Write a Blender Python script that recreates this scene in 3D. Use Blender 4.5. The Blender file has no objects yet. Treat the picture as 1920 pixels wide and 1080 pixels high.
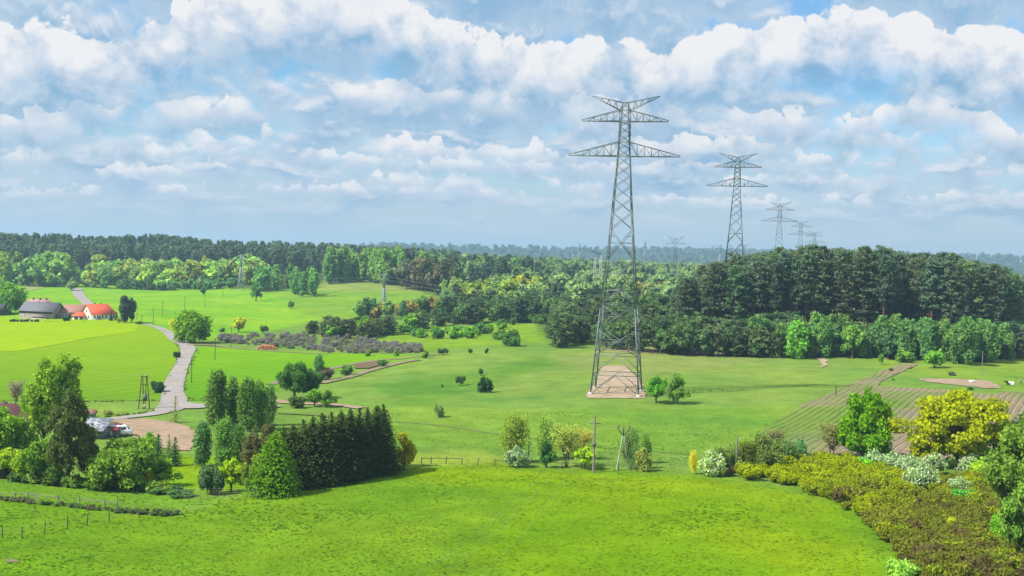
import bpy, math, random
import numpy as np
from mathutils import Vector, Matrix
R = math.radians
scene = bpy.context.scene
C = scene.collection

# ------------------------------------------------------------------ camera
F = 2317.0                      # focal length in pixels of the 1920 px wide photograph
CZ = 34.0                       # eye height above the datum
PITCH = math.atan(68.0 / F); ROLL = R(1.65)
fw = np.array([0, math.cos(PITCH), -math.sin(PITCH)])
r0 = np.array([1.0, 0, 0]); u0 = np.array([0, math.sin(PITCH), math.cos(PITCH)])
rt = r0 * math.cos(ROLL) + u0 * math.sin(ROLL)
up = -r0 * math.sin(ROLL) + u0 * math.cos(ROLL)
cam = bpy.data.cameras.new('camera')
cam.sensor_width = 36.0; cam.lens = 36.0 * F / 1920.0
cam.clip_start = 1.0; cam.clip_end = 60000.0
cam_o = bpy.data.objects.new('camera', cam); C.objects.link(cam_o)
mw = Matrix(((rt[0], up[0], -fw[0], 0), (rt[1], up[1], -fw[1], 0), (rt[2], up[2], -fw[2], CZ), (0, 0, 0, 1)))
cam_o.matrix_world = mw
scene.camera = cam_o

def ray(px, py):
    px = np.asarray(px, float); py = np.asarray(py, float)
    a = (px - 960.0) / F; b = -(py - 540.0) / F
    return fw + a[..., None] * rt + b[..., None] * up

def proj(x, y, z):
    dx, dy, dz = x, y, z - CZ
    c = dx * fw[0] + dy * fw[1] + dz * fw[2]
    a = dx * rt[0] + dy * rt[1] + dz * rt[2]
    b = dx * up[0] + dy * up[1] + dz * up[2]
    c = np.maximum(c, 1e-3)
    return 960 + F * a / c, 540 - F * b / c

# ------------------------------------------------------------------ exposure, sun, sky
EXPO = 0.90
scene.view_settings.view_transform = 'Standard'
scene.view_settings.look = 'None'
scene.view_settings.exposure = EXPO
scene.view_settings.gamma = 1.0
scene.cycles.max_bounces = 6
scene.cycles.transparent_max_bounces = 8
scene.cycles.diffuse_bounces = 3
scene.cycles.volume_bounces = 0
scene.cycles.use_denoising = True

SUN_DIR = np.array([-0.80, -0.42, 0.95]); SUN_DIR = SUN_DIR / np.linalg.norm(SUN_DIR)   # towards the sun
sun = bpy.data.lights.new('sun', 'SUN'); sun.energy = 4.1; sun.angle = R(0.5); sun.color = (1.0, 0.95, 0.86)
sun_o = bpy.data.objects.new('sun', sun); C.objects.link(sun_o)
sun_o.rotation_euler = Vector(SUN_DIR).to_track_quat('Z', 'Y').to_euler()
SUN_EL = math.asin(SUN_DIR[2]); SUN_ROT = math.atan2(SUN_DIR[0], SUN_DIR[1])

world = bpy.data.worlds.new('World'); scene.world = world; world.use_nodes = True
nt = world.node_tree; nt.nodes.clear()

class NB:
    """small node builder"""
    def __init__(s, nt): s.nt = nt
    def n(s, t, **kw):
        nd = s.nt.nodes.new(t)
        for k, v in kw.items(): setattr(nd, k, v)
        return nd
    def put(s, sock, v):
        if hasattr(v, 'is_linked'): s.nt.links.new(v, sock)
        elif v is not None: sock.default_value = v
    def m(s, op, a, b=None, c=None, clamp=False):
        nd = s.n('ShaderNodeMath', operation=op, use_clamp=clamp)
        for i, v in enumerate((a, b, c)): s.put(nd.inputs[i], v)
        return nd.outputs[0]
    def mr(s, v, a, b, c=0.0, d=1.0, smooth=True):
        nd = s.n('ShaderNodeMapRange', interpolation_type='SMOOTHSTEP' if smooth else 'LINEAR')
        for i, q in enumerate((v, a, b, c, d)): s.put(nd.inputs[i], q)
        return nd.outputs[0]
    def xyz(s, x, y, z=0.0):
        nd = s.n('ShaderNodeCombineXYZ')
        for i, v in enumerate((x, y, z)): s.put(nd.inputs[i], v)
        return nd.outputs[0]
    def noise(s, vec, scale, detail=4.0, rough=0.55, dist=0.0):
        nd = s.n('ShaderNodeTexNoise')
        s.put(nd.inputs['Vector'], vec)
        nd.inputs['Scale'].default_value = scale; nd.inputs['Detail'].default_value = detail
        nd.inputs['Roughness'].default_value = rough; nd.inputs['Distortion'].default_value = dist
        return nd.outputs[0]
    def mix(s, f, a, b, mode='MIX'):
        nd = s.n('ShaderNodeMix', data_type='RGBA', blend_type=mode)
        s.put(nd.inputs[0], f); s.put(nd.inputs[6], a); s.put(nd.inputs[7], b)
        return nd.outputs[2]
    def curve(s, v, pts, x0, x1, y0, y1):
        nd = s.n('ShaderNodeFloatCurve')
        cu = nd.mapping.curves[0]
        pts = [((x - x0) / (x1 - x0), (y - y0) / (y1 - y0)) for x, y in pts]
        cu.points[0].location = pts[0]; cu.points[1].location = pts[-1]
        for p in pts[1:-1]: cu.points.new(*p)
        nd.mapping.update()
        s.put(nd.inputs['Value'], s.mr(v, x0, x1, 0.0, 1.0, False))
        return s.m('MULTIPLY_ADD', nd.outputs[0], y1 - y0, y0)

def rgb(h, g=1.0):
    return tuple(g * (c / 12.92 if c <= 0.04045 else ((c + 0.055) / 1.055) ** 2.4) for c in [q / 255.0 for q in h]) + (1.0,)

def build_sky():
    b = NB(nt)
    G = 2.0 ** (-EXPO)
    out = b.n('ShaderNodeOutputWorld'); bg = b.n('ShaderNodeBackground')
    nt.links.new(bg.outputs[0], out.inputs[0])
    ns = b.n('ShaderNodeTexSky', sky_type='NISHITA', sun_disc=False)
    ns.sun_elevation = SUN_EL; ns.sun_rotation = SUN_ROT
    ns.altitude = 150.0; ns.air_density = 1.0; ns.dust_density = 0.6; ns.ozone_density = 1.6
    SKY = 0.07
    tc = b.n('ShaderNodeTexCoord')
    sp = b.n('ShaderNodeSeparateXYZ'); nt.links.new(tc.outputs['Generated'], sp.inputs[0])
    X, Y, Z = sp.outputs
    az = b.m('ARCTAN2', X, Y); el = b.m('ARCSINE', Z)
    U = b.m('MULTIPLY', az, F / 100.0); V = b.m('MULTIPLY', el, F / 100.0)     # units of 100 photo pixels
    def uv(px, py):
        d = ray(px, py); d = d / np.linalg.norm(d)
        return math.atan2(d[0], d[1]) * F / 100, math.asin(d[2]) * F / 100
    # clear sky: the physical sky, a little deeper overhead
    blue = b.mix(1.0, ns.outputs[0], (0.68, 1.0, 1.20, 1), 'MULTIPLY')
    blue = b.mix(1.0, blue, (SKY, SKY, SKY, 1), 'MULTIPLY')
    low = rgb((186, 205, 221), G)
    sky = b.mix(b.mr(V, 0.2, 3.4, 0.86, 0.0), blue, low)
    # high thin veil
    # --- broken deck seen in perspective
    Vc = b.m('MAXIMUM', b.m('ADD', V, 0.55), 0.12)
    def deck(dv):
        v = b.xyz(b.m('MULTIPLY', U, 0.62), b.m('MULTIPLY', b.m('LOGARITHM', b.m('ADD', Vc, dv), 2.718), 3.1), 3.7)
        n1 = b.noise(v, 1.25, 8.0, 0.56, 0.25)
        n2 = b.noise(v, 0.40, 2.0, 0.5)
        return b.m('ADD', b.m('MULTIPLY', n1, 0.76), b.m('MULTIPLY', n2, 0.44))
    D0 = deck(0.0); D1 = deck(0.13)
    lit = b.m('SUBTRACT', D0, D1)
    cov = b.mr(D0, 0.46, 0.61)
    white = b.mr(lit, -0.02, 0.11)
    shade_c = rgb((146, 185, 218), G); mid_c = rgb((190, 210, 230), G); white_c = rgb((232, 236, 242), G)
    c = b.mix(b.mr(D0, 0.52, 0.74), mid_c, shade_c)
    c = b.mix(b.m('MULTIPLY', white, b.mr(V, 0.5, 2.2, 0.5, 0.9)), c, white_c)
    thin = b.mr(V, 0.1, 1.1, 0.45, 0.95)
    col = b.mix(b.m('MULTIPLY', cov, thin), sky, c)
    # --- heaped cumulus banks: each has a billowing crest line and fades to a blue-grey base
    def bank(col, crest, thick, seed, amp, basefade, keep=None, scale=1.0, sh=(144, 184, 217), wf=0.97):
        pts = [uv(*p) for p in crest]
        top = b.curve(U, pts, pts[0][0], pts[-1][0], 0.0, 6.0)
        p0 = b.xyz(U, V, seed)
        vo = b.n('ShaderNodeTexVoronoi', feature='SMOOTH_F1')
        wv = b.n('ShaderNodeVectorMath', operation='ADD')
        nz = b.n('ShaderNodeTexNoise'); nt.links.new(p0, nz.inputs['Vector'])
        nz.inputs['Scale'].default_value = 1.6 * scale; nz.inputs['Detail'].default_value = 5.0
        sc = b.n('ShaderNodeVectorMath', operation='SCALE'); nt.links.new(nz.outputs['Color'], sc.inputs[0]); sc.inputs[3].default_value = 0.55 / scale
        nt.links.new(p0, wv.inputs[0]); nt.links.new(sc.outputs[0], wv.inputs[1])
        nt.links.new(wv.outputs[0], vo.inputs['Vector']); vo.inputs['Scale'].default_value = 1.75 * scale
        vo.inputs['Smoothness'].default_value = 0.35
        bil = b.m('SUBTRACT', 0.42, vo.outputs[0])
        f1 = b.noise(p0, 1.35 * scale, 9.0, 0.62, 0.15)
        f2 = b.noise(p0, 0.33 * scale, 3.0, 0.5)
        bump = b.m('ADD', b.m('MULTIPLY', bil, 1.5 * amp), b.m('MULTIPLY', b.m('SUBTRACT', f1, 0.5), 3.2 * amp))
        depth = b.m('ADD', b.m('SUBTRACT', top, V), bump)            # distance below the crest
        a_top = b.mr(depth, 0.0, 0.07)
        a_bot = b.mr(b.m('ADD', depth, b.m('MULTIPLY', b.m('SUBTRACT', f2, 0.5), 1.0)), thick * basefade, thick * 1.25, 1.0, 0.0)
        alpha = b.m('MULTIPLY', a_top, a_bot)
        if keep is not None:
            alpha = b.m('MULTIPLY', alpha, b.mr(f2, keep, keep + 0.10))
        body = b.m('ADD', b.m('DIVIDE', depth, thick), b.m('MULTIPLY', b.m('SUBTRACT', f1, 0.5), -2.6))
        body = b.m('ADD', body, b.m('MULTIPLY', bil, -0.8))
        k = b.mix(b.mr(body, 0.18, 0.62), rgb((243, 243, 245), G), rgb((202, 216, 233), G))
        k = b.mix(b.mr(body, 0.5, 1.05), k, rgb(sh, G))
        return b.mix(b.m('MULTIPLY', alpha, wf), col, k)
    col = bank(col, [(-900, 372), (0, 352), (500, 340), (1000, 352), (1500, 368), (1920, 352), (2800, 360)], 0.35, 31.0, 0.15, 0.4, 0.44, 2.6, (178, 200, 221), 0.7)
    col = bank(col, [(-900, 290), (0, 282), (400, 268), (800, 292), (1200, 298), (1600, 282), (1920, 268), (2800, 290)], 0.42, 41.0, 0.18, 0.4, 0.43, 2.2, (168, 195, 219), 0.8)
    col = bank(col, [(-900, 330), (0, 322), (400, 300), (900, 330), (1500, 322), (1920, 300), (2800, 330)], 0.5, 21.0, 0.22, 0.35, 0.49, 1.9, (176, 201, 222), 0.8)
    col = bank(col, [(-900, 250), (0, 232), (330, 240), (700, 255), (1000, 268), (1400, 250), (1650, 235), (1920, 226), (2800, 240)], 0.6, 11.0, 0.28, 0.35, 0.45, 1.5, (160, 192, 218), 0.9)
    col = bank(col, [(-900, 180), (0, 205), (250, 185), (420, 175), (760, 150), (900, 160), (1000, 172), (1300, 190), (1600, 205), (1700, 178), (1800, 185), (1920, 230), (2800, 200)], 0.75, 5.3, 0.30, 0.35, 0.40, 1.2, (154, 188, 216), 0.93)
    col = bank(col, [(-1200, 20), (-200, 60), (0, 42), (45, 36), (120, 52), (200, 58), (270, 34), (340, 2), (440, -36), (640, -44), (760, -8), (860, 40), (915, 66), (1000, 68), (1090, 66), (1160, 62), (1230, 82), (1290, 62), (1390, 38), (1480, 26), (1600, 14), (1700, 26), (1770, 42), (1850, 50), (1920, 44), (2300, 60), (3000, 20)], 1.55, 1.7, 0.30, 0.45, None, 1.0, (134, 180, 216))
    # a few wisps above
    wis = b.noise(b.xyz(b.m('MULTIPLY', U, 0.55), V, 9.0), 0.9, 6.0, 0.6, 0.6)
    col = b.mix(b.m('MULTIPLY', b.mr(wis, 0.52, 0.74), b.mr(V, 4.0, 4.5, 0.0, 0.40)), col, rgb((216, 228, 240), G))
    # unseen bright clouds added overhead, above the picture, to lift the fill light
    ov = b.noise(tc.outputs['Generated'], 3.2, 6.0, 0.6, 0.3)
    oc = b.mix(b.mr(ov, 0.48, 0.70), (0.34, 0.40, 0.47, 1), (0.80, 0.81, 0.83, 1))
    col = b.mix(b.m('MULTIPLY', b.mr(ov, 0.40, 0.50), b.mr(V, 5.6, 9.0, 0.0, 0.95)), col, oc)
    # towards the horizon everything melts into pale air
    col = b.mix(b.mr(V, -0.3, 1.15, 0.92, 0.0), col, low)
    col = b.mix(b.mr(V, -3.0, -0.5, 1.0, 0.0), col, (0.10, 0.14, 0.06, 1))
    nt.links.new(col, bg.inputs['Color']); bg.inputs['Strength'].default_value = 1.0
    world.cycles.sampling_method = 'MANUAL'; world.cycles.sample_map_resolution = 512
build_sky()

# ------------------------------------------------------------------ terrain
_ct = []
def yh(px): return 472.0 + (px - 960.0) * math.tan(ROLL)
def cp(px, py, h=None, d=None):           # ground seen at this pixel, h below the eye
    v = ray(px, py)
    if d is None: d = h / v[2] * v[1]
    p = v * (d / v[1]); _ct.append((p[0], p[1], p[2]))
def cd(px, h, d):                         # ground height h (relative to the eye) at distance d
    x = (px - 960.0) / F * d; _ct.append((x, d, h))
for px, py, h in [(0, 1080, -33), (480, 1080, -32.8), (960, 1080, -32.5), (1450, 1080, -32.3), (1920, 1080, -32), (0, 1000, -33.2), (480, 1000, -33), (1000, 1000, -32.8), (1700, 1000, -32.5),
        (100, 930, -34), (480, 935, -33.8), (700, 895, -33.5), (1000, 885, -33.5), (1300, 890, -33.5), (1640, 940, -33), (1000, 850, -35), (1300, 850, -35), (1700, 850, -34), (1900, 900, -33.5),
        (300, 850, -36), (120, 800, -36), (350, 780, -36), (60, 720, -36.5), (650, 800, -35.5), (900, 800, -35), (1400, 800, -34), (1650, 800, -33), (1156, 735, -32.4), (1156, 700, -32),
        (700, 720, -35), (900, 700, -33.5), (1400, 720, -32.5), (1700, 700, -31.5), (1900, 720, -32), (640, 680, -36), (900, 650, -33), (1150, 655, -32), (1400, 662, -32), (1650, 670, -31), (1900, 670, -31),
        (350, 650, -36), (150, 650, -36.5), (20, 660, -37), (500, 655, -36), (600, 620, -36), (450, 603, -36)]:
    cp(px, py, h=h)
for px, py, d in [(180, 600, 540), (20, 600, 540), (330, 612, 520), (300, 560, 750), (60, 560, 700), (500, 575, 680), (700, 590, 640), (560, 560, 760), (150, 545, 850), (30, 530, 950), (300, 546, 900),
        (450, 540, 880), (600, 540, 850), (800, 555, 780), (720, 535, 860), (800, 600, 600), (950, 600, 580), (1100, 592, 600)]:
    cp(px, py, d=d)
for px, h, d in [(0, -16, 1300), (300, -14, 1300), (500, -18, 1300), (700, -22, 1200), (830, -22, 1200), (1000, -23, 1200), (1250, -25, 1200), (1450, -27, 460), (1600, -26, 460), (1800, -28, 460),
        (1920, -31, 480), (1300, -29, 475), (1200, -31, 475), (1500, -24, 540), (1700, -25, 540), (1500, -28, 700), (1750, -30, 700), (2000, -33, 700), (1250, -28, 800), (1500, -30, 1200), (1900, -32, 1200)]:
    cd(px, h, d)
for px, h2, h5 in [(-400, -20, 0), (200, -20, 0), (600, -28, -10), (870, -30, -8), (1100, -34, 2), (1300, -34, 10), (1500, -34, 12), (1800, -34, 18), (2300, -34, 14)]:
    cd(px, h2, 2000); cd(px, h2 - 14, 3000); cd(px, h5, 5000); cd(px, h5 - 30, 8000)
for x in (-60, 0, 60):
    _ct.append((x, 70, -31.5))
_ct = np.array(_ct)
def _uv(x, y):
    yy = np.clip(y, 62, 9000)
    return np.clip(x / yy, -0.62, 0.62) * 5.0, np.log(yy) * 2.2
_cu, _cv = _uv(_ct[:, 0], _ct[:, 1])
def _k(r2): return 0.5 * r2 * np.log(r2 + 1e-9)
_n = len(_ct)
_A = np.zeros((_n + 3, _n + 3))
_A[:_n, :_n] = _k((_cu[:, None] - _cu) ** 2 + (_cv[:, None] - _cv) ** 2) + 0.02 * np.eye(_n)
_A[:_n, _n] = 1; _A[:_n, _n + 1] = _cu; _A[:_n, _n + 2] = _cv; _A[_n:, :_n] = _A[:_n, _n:].T
_w = np.linalg.solve(_A, np.concatenate([_ct[:, 2], np.zeros(3)]))
def H_exact(x, y):
    u, v = _uv(x, y); o = np.empty(u.shape); uf, vf, of = u.ravel(), v.ravel(), o.ravel()
    for i in range(0, uf.size, 20000):
        uu, vv = uf[i:i + 20000, None], vf[i:i + 20000, None]
        of[i:i + 20000] = _k((uu - _cu) ** 2 + (vv - _cv) ** 2) @ _w[:_n] + _w[_n] + _w[_n + 1] * uu[:, 0] + _w[_n + 2] * vv[:, 0]
    return of.reshape(u.shape) + CZ
def _axis(segs):
    a = [segs[0][0]]
    for s, e, st in segs:
        n = max(1, int(round((e - s) / st))); a += list(np.linspace(s, e, n + 1)[1:])
    return np.array(a)
XS = _axis([(-6000, -1500, 250), (-1500, -600, 25), (-600, -300, 6), (-300, 320, 2.5), (320, 620, 6), (620, 1500, 25), (1500, 6000, 250)])
YS = _axis([(-600, 60, 60), (60, 110, 5), (110, 460, 2.5), (460, 1100, 6), (1100, 2200, 25), (2200, 6000, 100), (6000, 9000, 300)])
GX, GY = np.meshgrid(XS, YS)
GZ = H_exact(GX, GY)
def _pn(x, y, s, seed):                    # cheap smooth value noise
    r = np.random.RandomState(seed); T = r.rand(64, 64)
    a = x / s; c = y / s; i = np.floor(a).astype(int); j = np.floor(c).astype(int); fa = a - i; fc = c - j
    fa = fa * fa * (3 - 2 * fa); fc = fc * fc * (3 - 2 * fc)
    g = lambda p, q: T[p % 64, q % 64]
    return (g(i, j) * (1 - fa) + g(i + 1, j) * fa) * (1 - fc) + (g(i, j + 1) * (1 - fa) + g(i + 1, j + 1) * fa) * fc - 0.5
_near = np.clip((GY - 60) / 60, 0, 1) * np.clip((1400 - GY) / 600, 0, 1)
GZ = GZ + _near * (_pn(GX, GY, 17, 1) * 0.5 + _pn(GX, GY, 7, 2) * 0.22)
_far = np.clip((GY - 3500) / 800, 0, 1)
GZ = GZ + _far * (_pn(GX, GY, 900, 3) * 22 + _pn(GX, GY, 300, 4) * 8)
def Hs(x, y):
    """height of the ground mesh (bilinear)"""
    x = np.asarray(x, float); y = np.asarray(y, float)
    i = np.clip(np.searchsorted(XS, x) - 1, 0, len(XS) - 2); j = np.clip(np.searchsorted(YS, y) - 1, 0, len(YS) - 2)
    fx = np.clip((x - XS[i]) / (XS[i + 1] - XS[i]), 0, 1); fy = np.clip((y - YS[j]) / (YS[j + 1] - YS[j]), 0, 1)
    return (GZ[j, i] * (1 - fx) + GZ[j, i + 1] * fx) * (1 - fy) + (GZ[j + 1, i] * (1 - fx) + GZ[j + 1, i + 1] * fx) * fy
_steps = np.exp(np.linspace(math.log(70), math.log(6000), 1500))
def G(px, py, dmin=70.0):
    """first ground point seen through a pixel of the photograph"""
    sh = np.shape(px); px = np.atleast_1d(np.asarray(px, float)).ravel(); py = np.atleast_1d(np.asarray(py, float)).ravel()
    v = ray(px, py); v = v / v[:, 1:2]
    t = _steps[_steps >= dmin]
    xs = v[:, 0:1] * t; zs = CZ + v[:, 2:3] * t; ys = np.broadcast_to(t, xs.shape)
    below = zs <= Hs(xs, ys)
    k = np.where(below.any(1), below.argmax(1), len(t) - 1); k = np.maximum(k, 1)
    lo, hi = t[k - 1], t[k]
    for _ in range(18):
        m = 0.5 * (lo + hi); b_ = CZ + v[:, 2] * m <= Hs(v[:, 0] * m, m)
        hi = np.where(b_, m, hi); lo = np.where(b_, lo, m)
    y = 0.5 * (lo + hi); x = v[:, 0] * y
    out = np.stack([x, y, Hs(x, y)], 1)
    return out.reshape(sh + (3,)) if sh else out[0]
def at(px, d):                             # ground point at distance d under column px
    x = (px - 960.0) / F * d
    return np.array([x, d, float(Hs(x, d))])
def at(px, d):                             # ground point at distance d under photo column px
    x = (px - 960.0) / F * d
    for _ in range(3):
        z = float(Hs(x, d)); q, _y = proj(x, d, z); x += (px - float(q)) * d / F
    return np.array([x, d, float(Hs(x, d))])

# ------------------------------------------------------------------ materials
def mat(name):
    m = bpy.data.materials.new(name); m.use_nodes = True; m.node_tree.nodes.clear()
    return m, NB(m.node_tree)
def principled(name, col, rough=0.7, metal=0.0, var=0.0, scale=6.0, bump=0.0, spec=0.3):
    m, b = mat(name)
    o = b.n('ShaderNodeOutputMaterial'); p = b.n('ShaderNodeBsdfPrincipled')
    b.nt.links.new(p.outputs[0], o.inputs[0])
    p.inputs['Roughness'].default_value = rough; p.inputs['Metallic'].default_value = metal
    p.inputs['Specular IOR Level'].default_value = spec
    tc = b.n('ShaderNodeTexCoord')
    nz = b.noise(tc.outputs['Object'], scale, 5.0, 0.6)
    c = (*col, 1)
    if var:
        c = b.mix(nz, tuple(q * (1 - var) for q in col) + (1,), tuple(min(1, q * (1 + var)) for q in col) + (1,))
    b.put(p.inputs['Base Color'], c)
    if bump:
        bp = b.n('ShaderNodeBump'); bp.inputs['Strength'].default_value = bump; bp.inputs['Distance'].default_value = 0.1
        b.put(bp.inputs['Height'], nz); b.nt.links.new(bp.outputs[0], p.inputs['Normal'])
    return m
def foliage(name, mass=False, flat=0.75, lo=0.66, hi=1.36):
    m, b = mat(name)
    o = b.n('ShaderNodeOutputMaterial')
    if mass:
        a = b.n('ShaderNodeAttribute', attribute_name='lcol'); base = a.outputs['Color']
    else:
        a = b.n('ShaderNodeObjectInfo'); base = a.outputs['Color']
    t = b.n('ShaderNodeAttribute', attribute_name='tint').outputs['Fac']
    k = b.mr(t, 0.0, 1.0, lo, hi, False)
    hs = b.n('ShaderNodeHueSaturation'); b.put(hs.inputs['Color'], base); b.put(hs.inputs['Value'], k)
    b.put(hs.inputs['Hue'], b.mr(t, 0.0, 1.0, 0.512, 0.482, False)); hs.inputs['Saturation'].default_value = 1.0
    if flat:                                # leaf sprays light like the rounded surface they make up
        N_ = b.n('ShaderNodeNewGeometry').outputs['Normal']
        vm = b.n('ShaderNodeVectorMath', operation='ADD'); b.nt.links.new(N_, vm.inputs[0]); vm.inputs[1].default_value = (0, 0, flat)
        nv = b.n('ShaderNodeVectorMath', operation='NORMALIZE'); b.nt.links.new(vm.outputs[0], nv.inputs[0])
    d = b.n('ShaderNodeBsdfDiffuse'); tr = b.n('ShaderNodeBsdfTranslucent'); mx = b.n('ShaderNodeMixShader')
    b.nt.links.new(hs.outputs[0], d.inputs[0]); b.nt.links.new(hs.outputs[0], tr.inputs[0])
    mx.inputs[0].default_value = 0.44
    if flat: b.nt.links.new(nv.outputs[0], d.inputs['Normal'])
    b.nt.links.new(d.outputs[0], mx.inputs[1]); b.nt.links.new(tr.outputs[0], mx.inputs[2]); b.nt.links.new(mx.outputs[0], o.inputs[0])
    return m
M = {}
M['leaf'] = foliage('leaf'); M['mass'] = foliage('leaf_mass', True); M['tuft'] = foliage('grass_blades', True, 8.0, 0.84, 1.16)
LK = 2.6                                   # overall reflectance of the leaves
M['bark'] = principled('bark', (0.075, 0.055, 0.04), 0.9, var=0.4, scale=3, bump=0.4)
M['birch'] = principled('birch_bark', (0.42, 0.40, 0.36), 0.85, var=0.45, scale=2.5)
M['pinebark'] = principled('pine_bark', (0.13, 0.075, 0.05), 0.9, var=0.4, scale=2)
M['twig'] = principled('twig', (0.13, 0.10, 0.085), 0.9, var=0.3, scale=2)
M['blossom'] = principled('blossom', (0.50, 0.51, 0.38), 0.8, var=0.25, scale=4)
M['steel'] = principled('galvanised_steel', (0.120, 0.150, 0.148), 0.55, 0.35, var=0.25, scale=0.5)
M['paint'] = principled('pale_painted_steel', (0.27, 0.31, 0.31), 0.5, 0.2, var=0.15, scale=0.6)
M['dsteel'] = principled('dark_weathered_steel', (0.10, 0.115, 0.115), 0.6, 0.3, var=0.25, scale=0.6)
M['wood'] = principled('weathered_wood', (0.20, 0.18, 0.155), 0.9, var=0.4, scale=3, bump=0.3)
M['dwood'] = principled('dark_wood', (0.07, 0.055, 0.045), 0.9, var=0.4, scale=4, bump=0.3)
M['concrete'] = principled('concrete', (0.40, 0.38, 0.35), 0.9, var=0.2, scale=4, bump=0.2)
M['wire'] = principled('wire', (0.30, 0.33, 0.30), 0.45, 0.4)

# ------------------------------------------------------------------ mesh helpers
class Buf:
    def __init__(s): s.V, s.Q, s.T, s.K, s.n = [], [], [], [], 0
    def add(s, v, q, t=0.5, k=0):
        v = np.asarray(v, float).reshape(-1, 3); q = np.asarray(q, int).reshape(-1, 4)
        s.V.append(v); s.Q.append(q + s.n); s.n += len(v)
        s.T.append(np.broadcast_to(np.asarray(t, float), (len(q),))); s.K.append(np.full(len(q), k, int)); return s
    def arrays(s):
        return np.concatenate(s.V), np.concatenate(s.Q), np.concatenate(s.T), np.concatenate(s.K)
    def mesh(s, name, mats, lcol=None, smooth=False):
        v, q, t, k = s.arrays(); me = bpy.data.meshes.new(name)
        me.vertices.add(len(v)); me.vertices.foreach_set('co', v.astype(np.float32).ravel())
        tri = q[:, 2] == q[:, 3]; cnt = np.where(tri, 3, 4).astype(np.int32)
        keep = np.ones(q.shape, bool); keep[tri, 3] = False; flat = q[keep]
        me.loops.add(len(flat)); me.loops.foreach_set('vertex_index', flat.astype(np.int32))
        me.polygons.add(len(q)); me.polygons.foreach_set('loop_start', (np.cumsum(cnt) - cnt).astype(np.int32))
        me.polygons.foreach_set('loop_total', cnt)
        for m_ in mats: me.materials.append(m_)
        if len(mats) > 1: me.polygons.foreach_set('material_index', k.astype(np.int32))
        a = me.attributes.new('tint', 'FLOAT', 'FACE'); a.data.foreach_set('value', t.astype(np.float32))
        if lcol is not None:
            a = me.attributes.new('lcol', 'FLOAT_COLOR', 'FACE')
            a.data.foreach_set('color', np.concatenate([lcol, np.ones((len(lcol), 1))], 1).astype(np.float32).ravel())
        me.update(calc_edges=True)
        if smooth: me.polygons.foreach_set('use_smooth', np.ones(len(q), bool))
        return me
def link(name, me, parent=None, loc=None, color=None):
    o = bpy.data.objects.new(name, me); C.objects.link(o)
    if parent is not None: o.parent = parent
    if loc is not None: o.location = loc
    if color is not None: o.color = (*color, 1)
    return o
def tag(o, label=None, cat=None, group=None, kind=None):
    if label: o['label'] = label
    if cat: o['category'] = cat
    if group: o['group'] = group
    if kind: o['kind'] = kind
    return o
def empty(name, loc, label, cat, group=None, rz=0.0):
    o = bpy.data.objects.new(name, None); C.objects.link(o); o.empty_display_size = 0.3
    o.location = loc; o.rotation_euler = (0, 0, rz)
    return tag(o, label, cat, group)

def tube(b, pts, rad, n=6, t=0.5, k=0):
    pts = np.asarray(pts, float); rad = np.broadcast_to(np.asarray(rad, float), (len(pts),))
    d = np.gradient(pts, axis=0); d /= np.linalg.norm(d, axis=1)[:, None] + 1e-9
    ref = np.array([0, 0, 1.0]) if abs(d[0, 2]) < 0.9 else np.array([1.0, 0, 0])
    a = np.cross(d, ref); a /= np.linalg.norm(a, axis=1)[:, None] + 1e-9; c = np.cross(d, a)
    th = np.arange(n) * 2 * math.pi / n
    v = pts[:, None] + rad[:, None, None] * (np.cos(th)[None, :, None] * a[:, None] + np.sin(th)[None, :, None] * c[:, None])
    i = np.arange(len(pts) - 1)[:, None] * n; j = np.arange(n)[None]; j2 = (j + 1) % n
    q = np.stack([i + j, i + j2, i + n + j2, i + n + j], -1).reshape(-1, 4)
    b.add(v.reshape(-1, 3), q, t, k)
def strut(b, p, q, r, k=0):                # square bar
    p = np.asarray(p, float); q = np.asarray(q, float); d = q - p; L = np.linalg.norm(d)
    if L < 1e-6: return
    d /= L; ref = np.array([0, 0, 1.0]) if abs(d[2]) < 0.95 else np.array([1.0, 0, 0])
    a = np.cross(d, ref); a /= np.linalg.norm(a); c = np.cross(d, a)
    v = [e + r * (sa * a + sc * c) for e in (p, q) for sa, sc in ((-1, -1), (1, -1), (1, 1), (-1, 1))]
    b.add(v, [(0, 1, 5, 4), (1, 2, 6, 5), (2, 3, 7, 6), (3, 0, 4, 7), (3, 2, 1, 0), (4, 5, 6, 7)], 0.5, k)
def box(b, x0, x1, y0, y1, z0, z1, k=0, t=0.5):
    v = [(x, y, z) for z in (z0, z1) for x, y in ((x0, y0), (x1, y0), (x1, y1), (x0, y1))]
    b.add(v, [(0, 1, 5, 4), (1, 2, 6, 5), (2, 3, 7, 6), (3, 0, 4, 7), (3, 2, 1, 0), (4, 5, 6, 7)], t, k)
def leaves(b, c, n, s, rng, asp=0.72, k=0, t=None):
    N = len(c); n = n / (np.linalg.norm(n, axis=1)[:, None] + 1e-9)
    a = np.cross(n, rng.normal(size=(N, 3))); a /= np.linalg.norm(a, axis=1)[:, None] + 1e-9
    e = np.cross(n, a); s = np.broadcast_to(np.asarray(s, float), (N,))[:, None]
    v = np.stack([c + a * s, c + e * s * asp, c - a * s, c - e * s * asp], 1).reshape(-1, 3)
    q = np.arange(4 * N).reshape(N, 4)
    b.add(v, q, rng.rand(N) if t is None else t, k)
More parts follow.
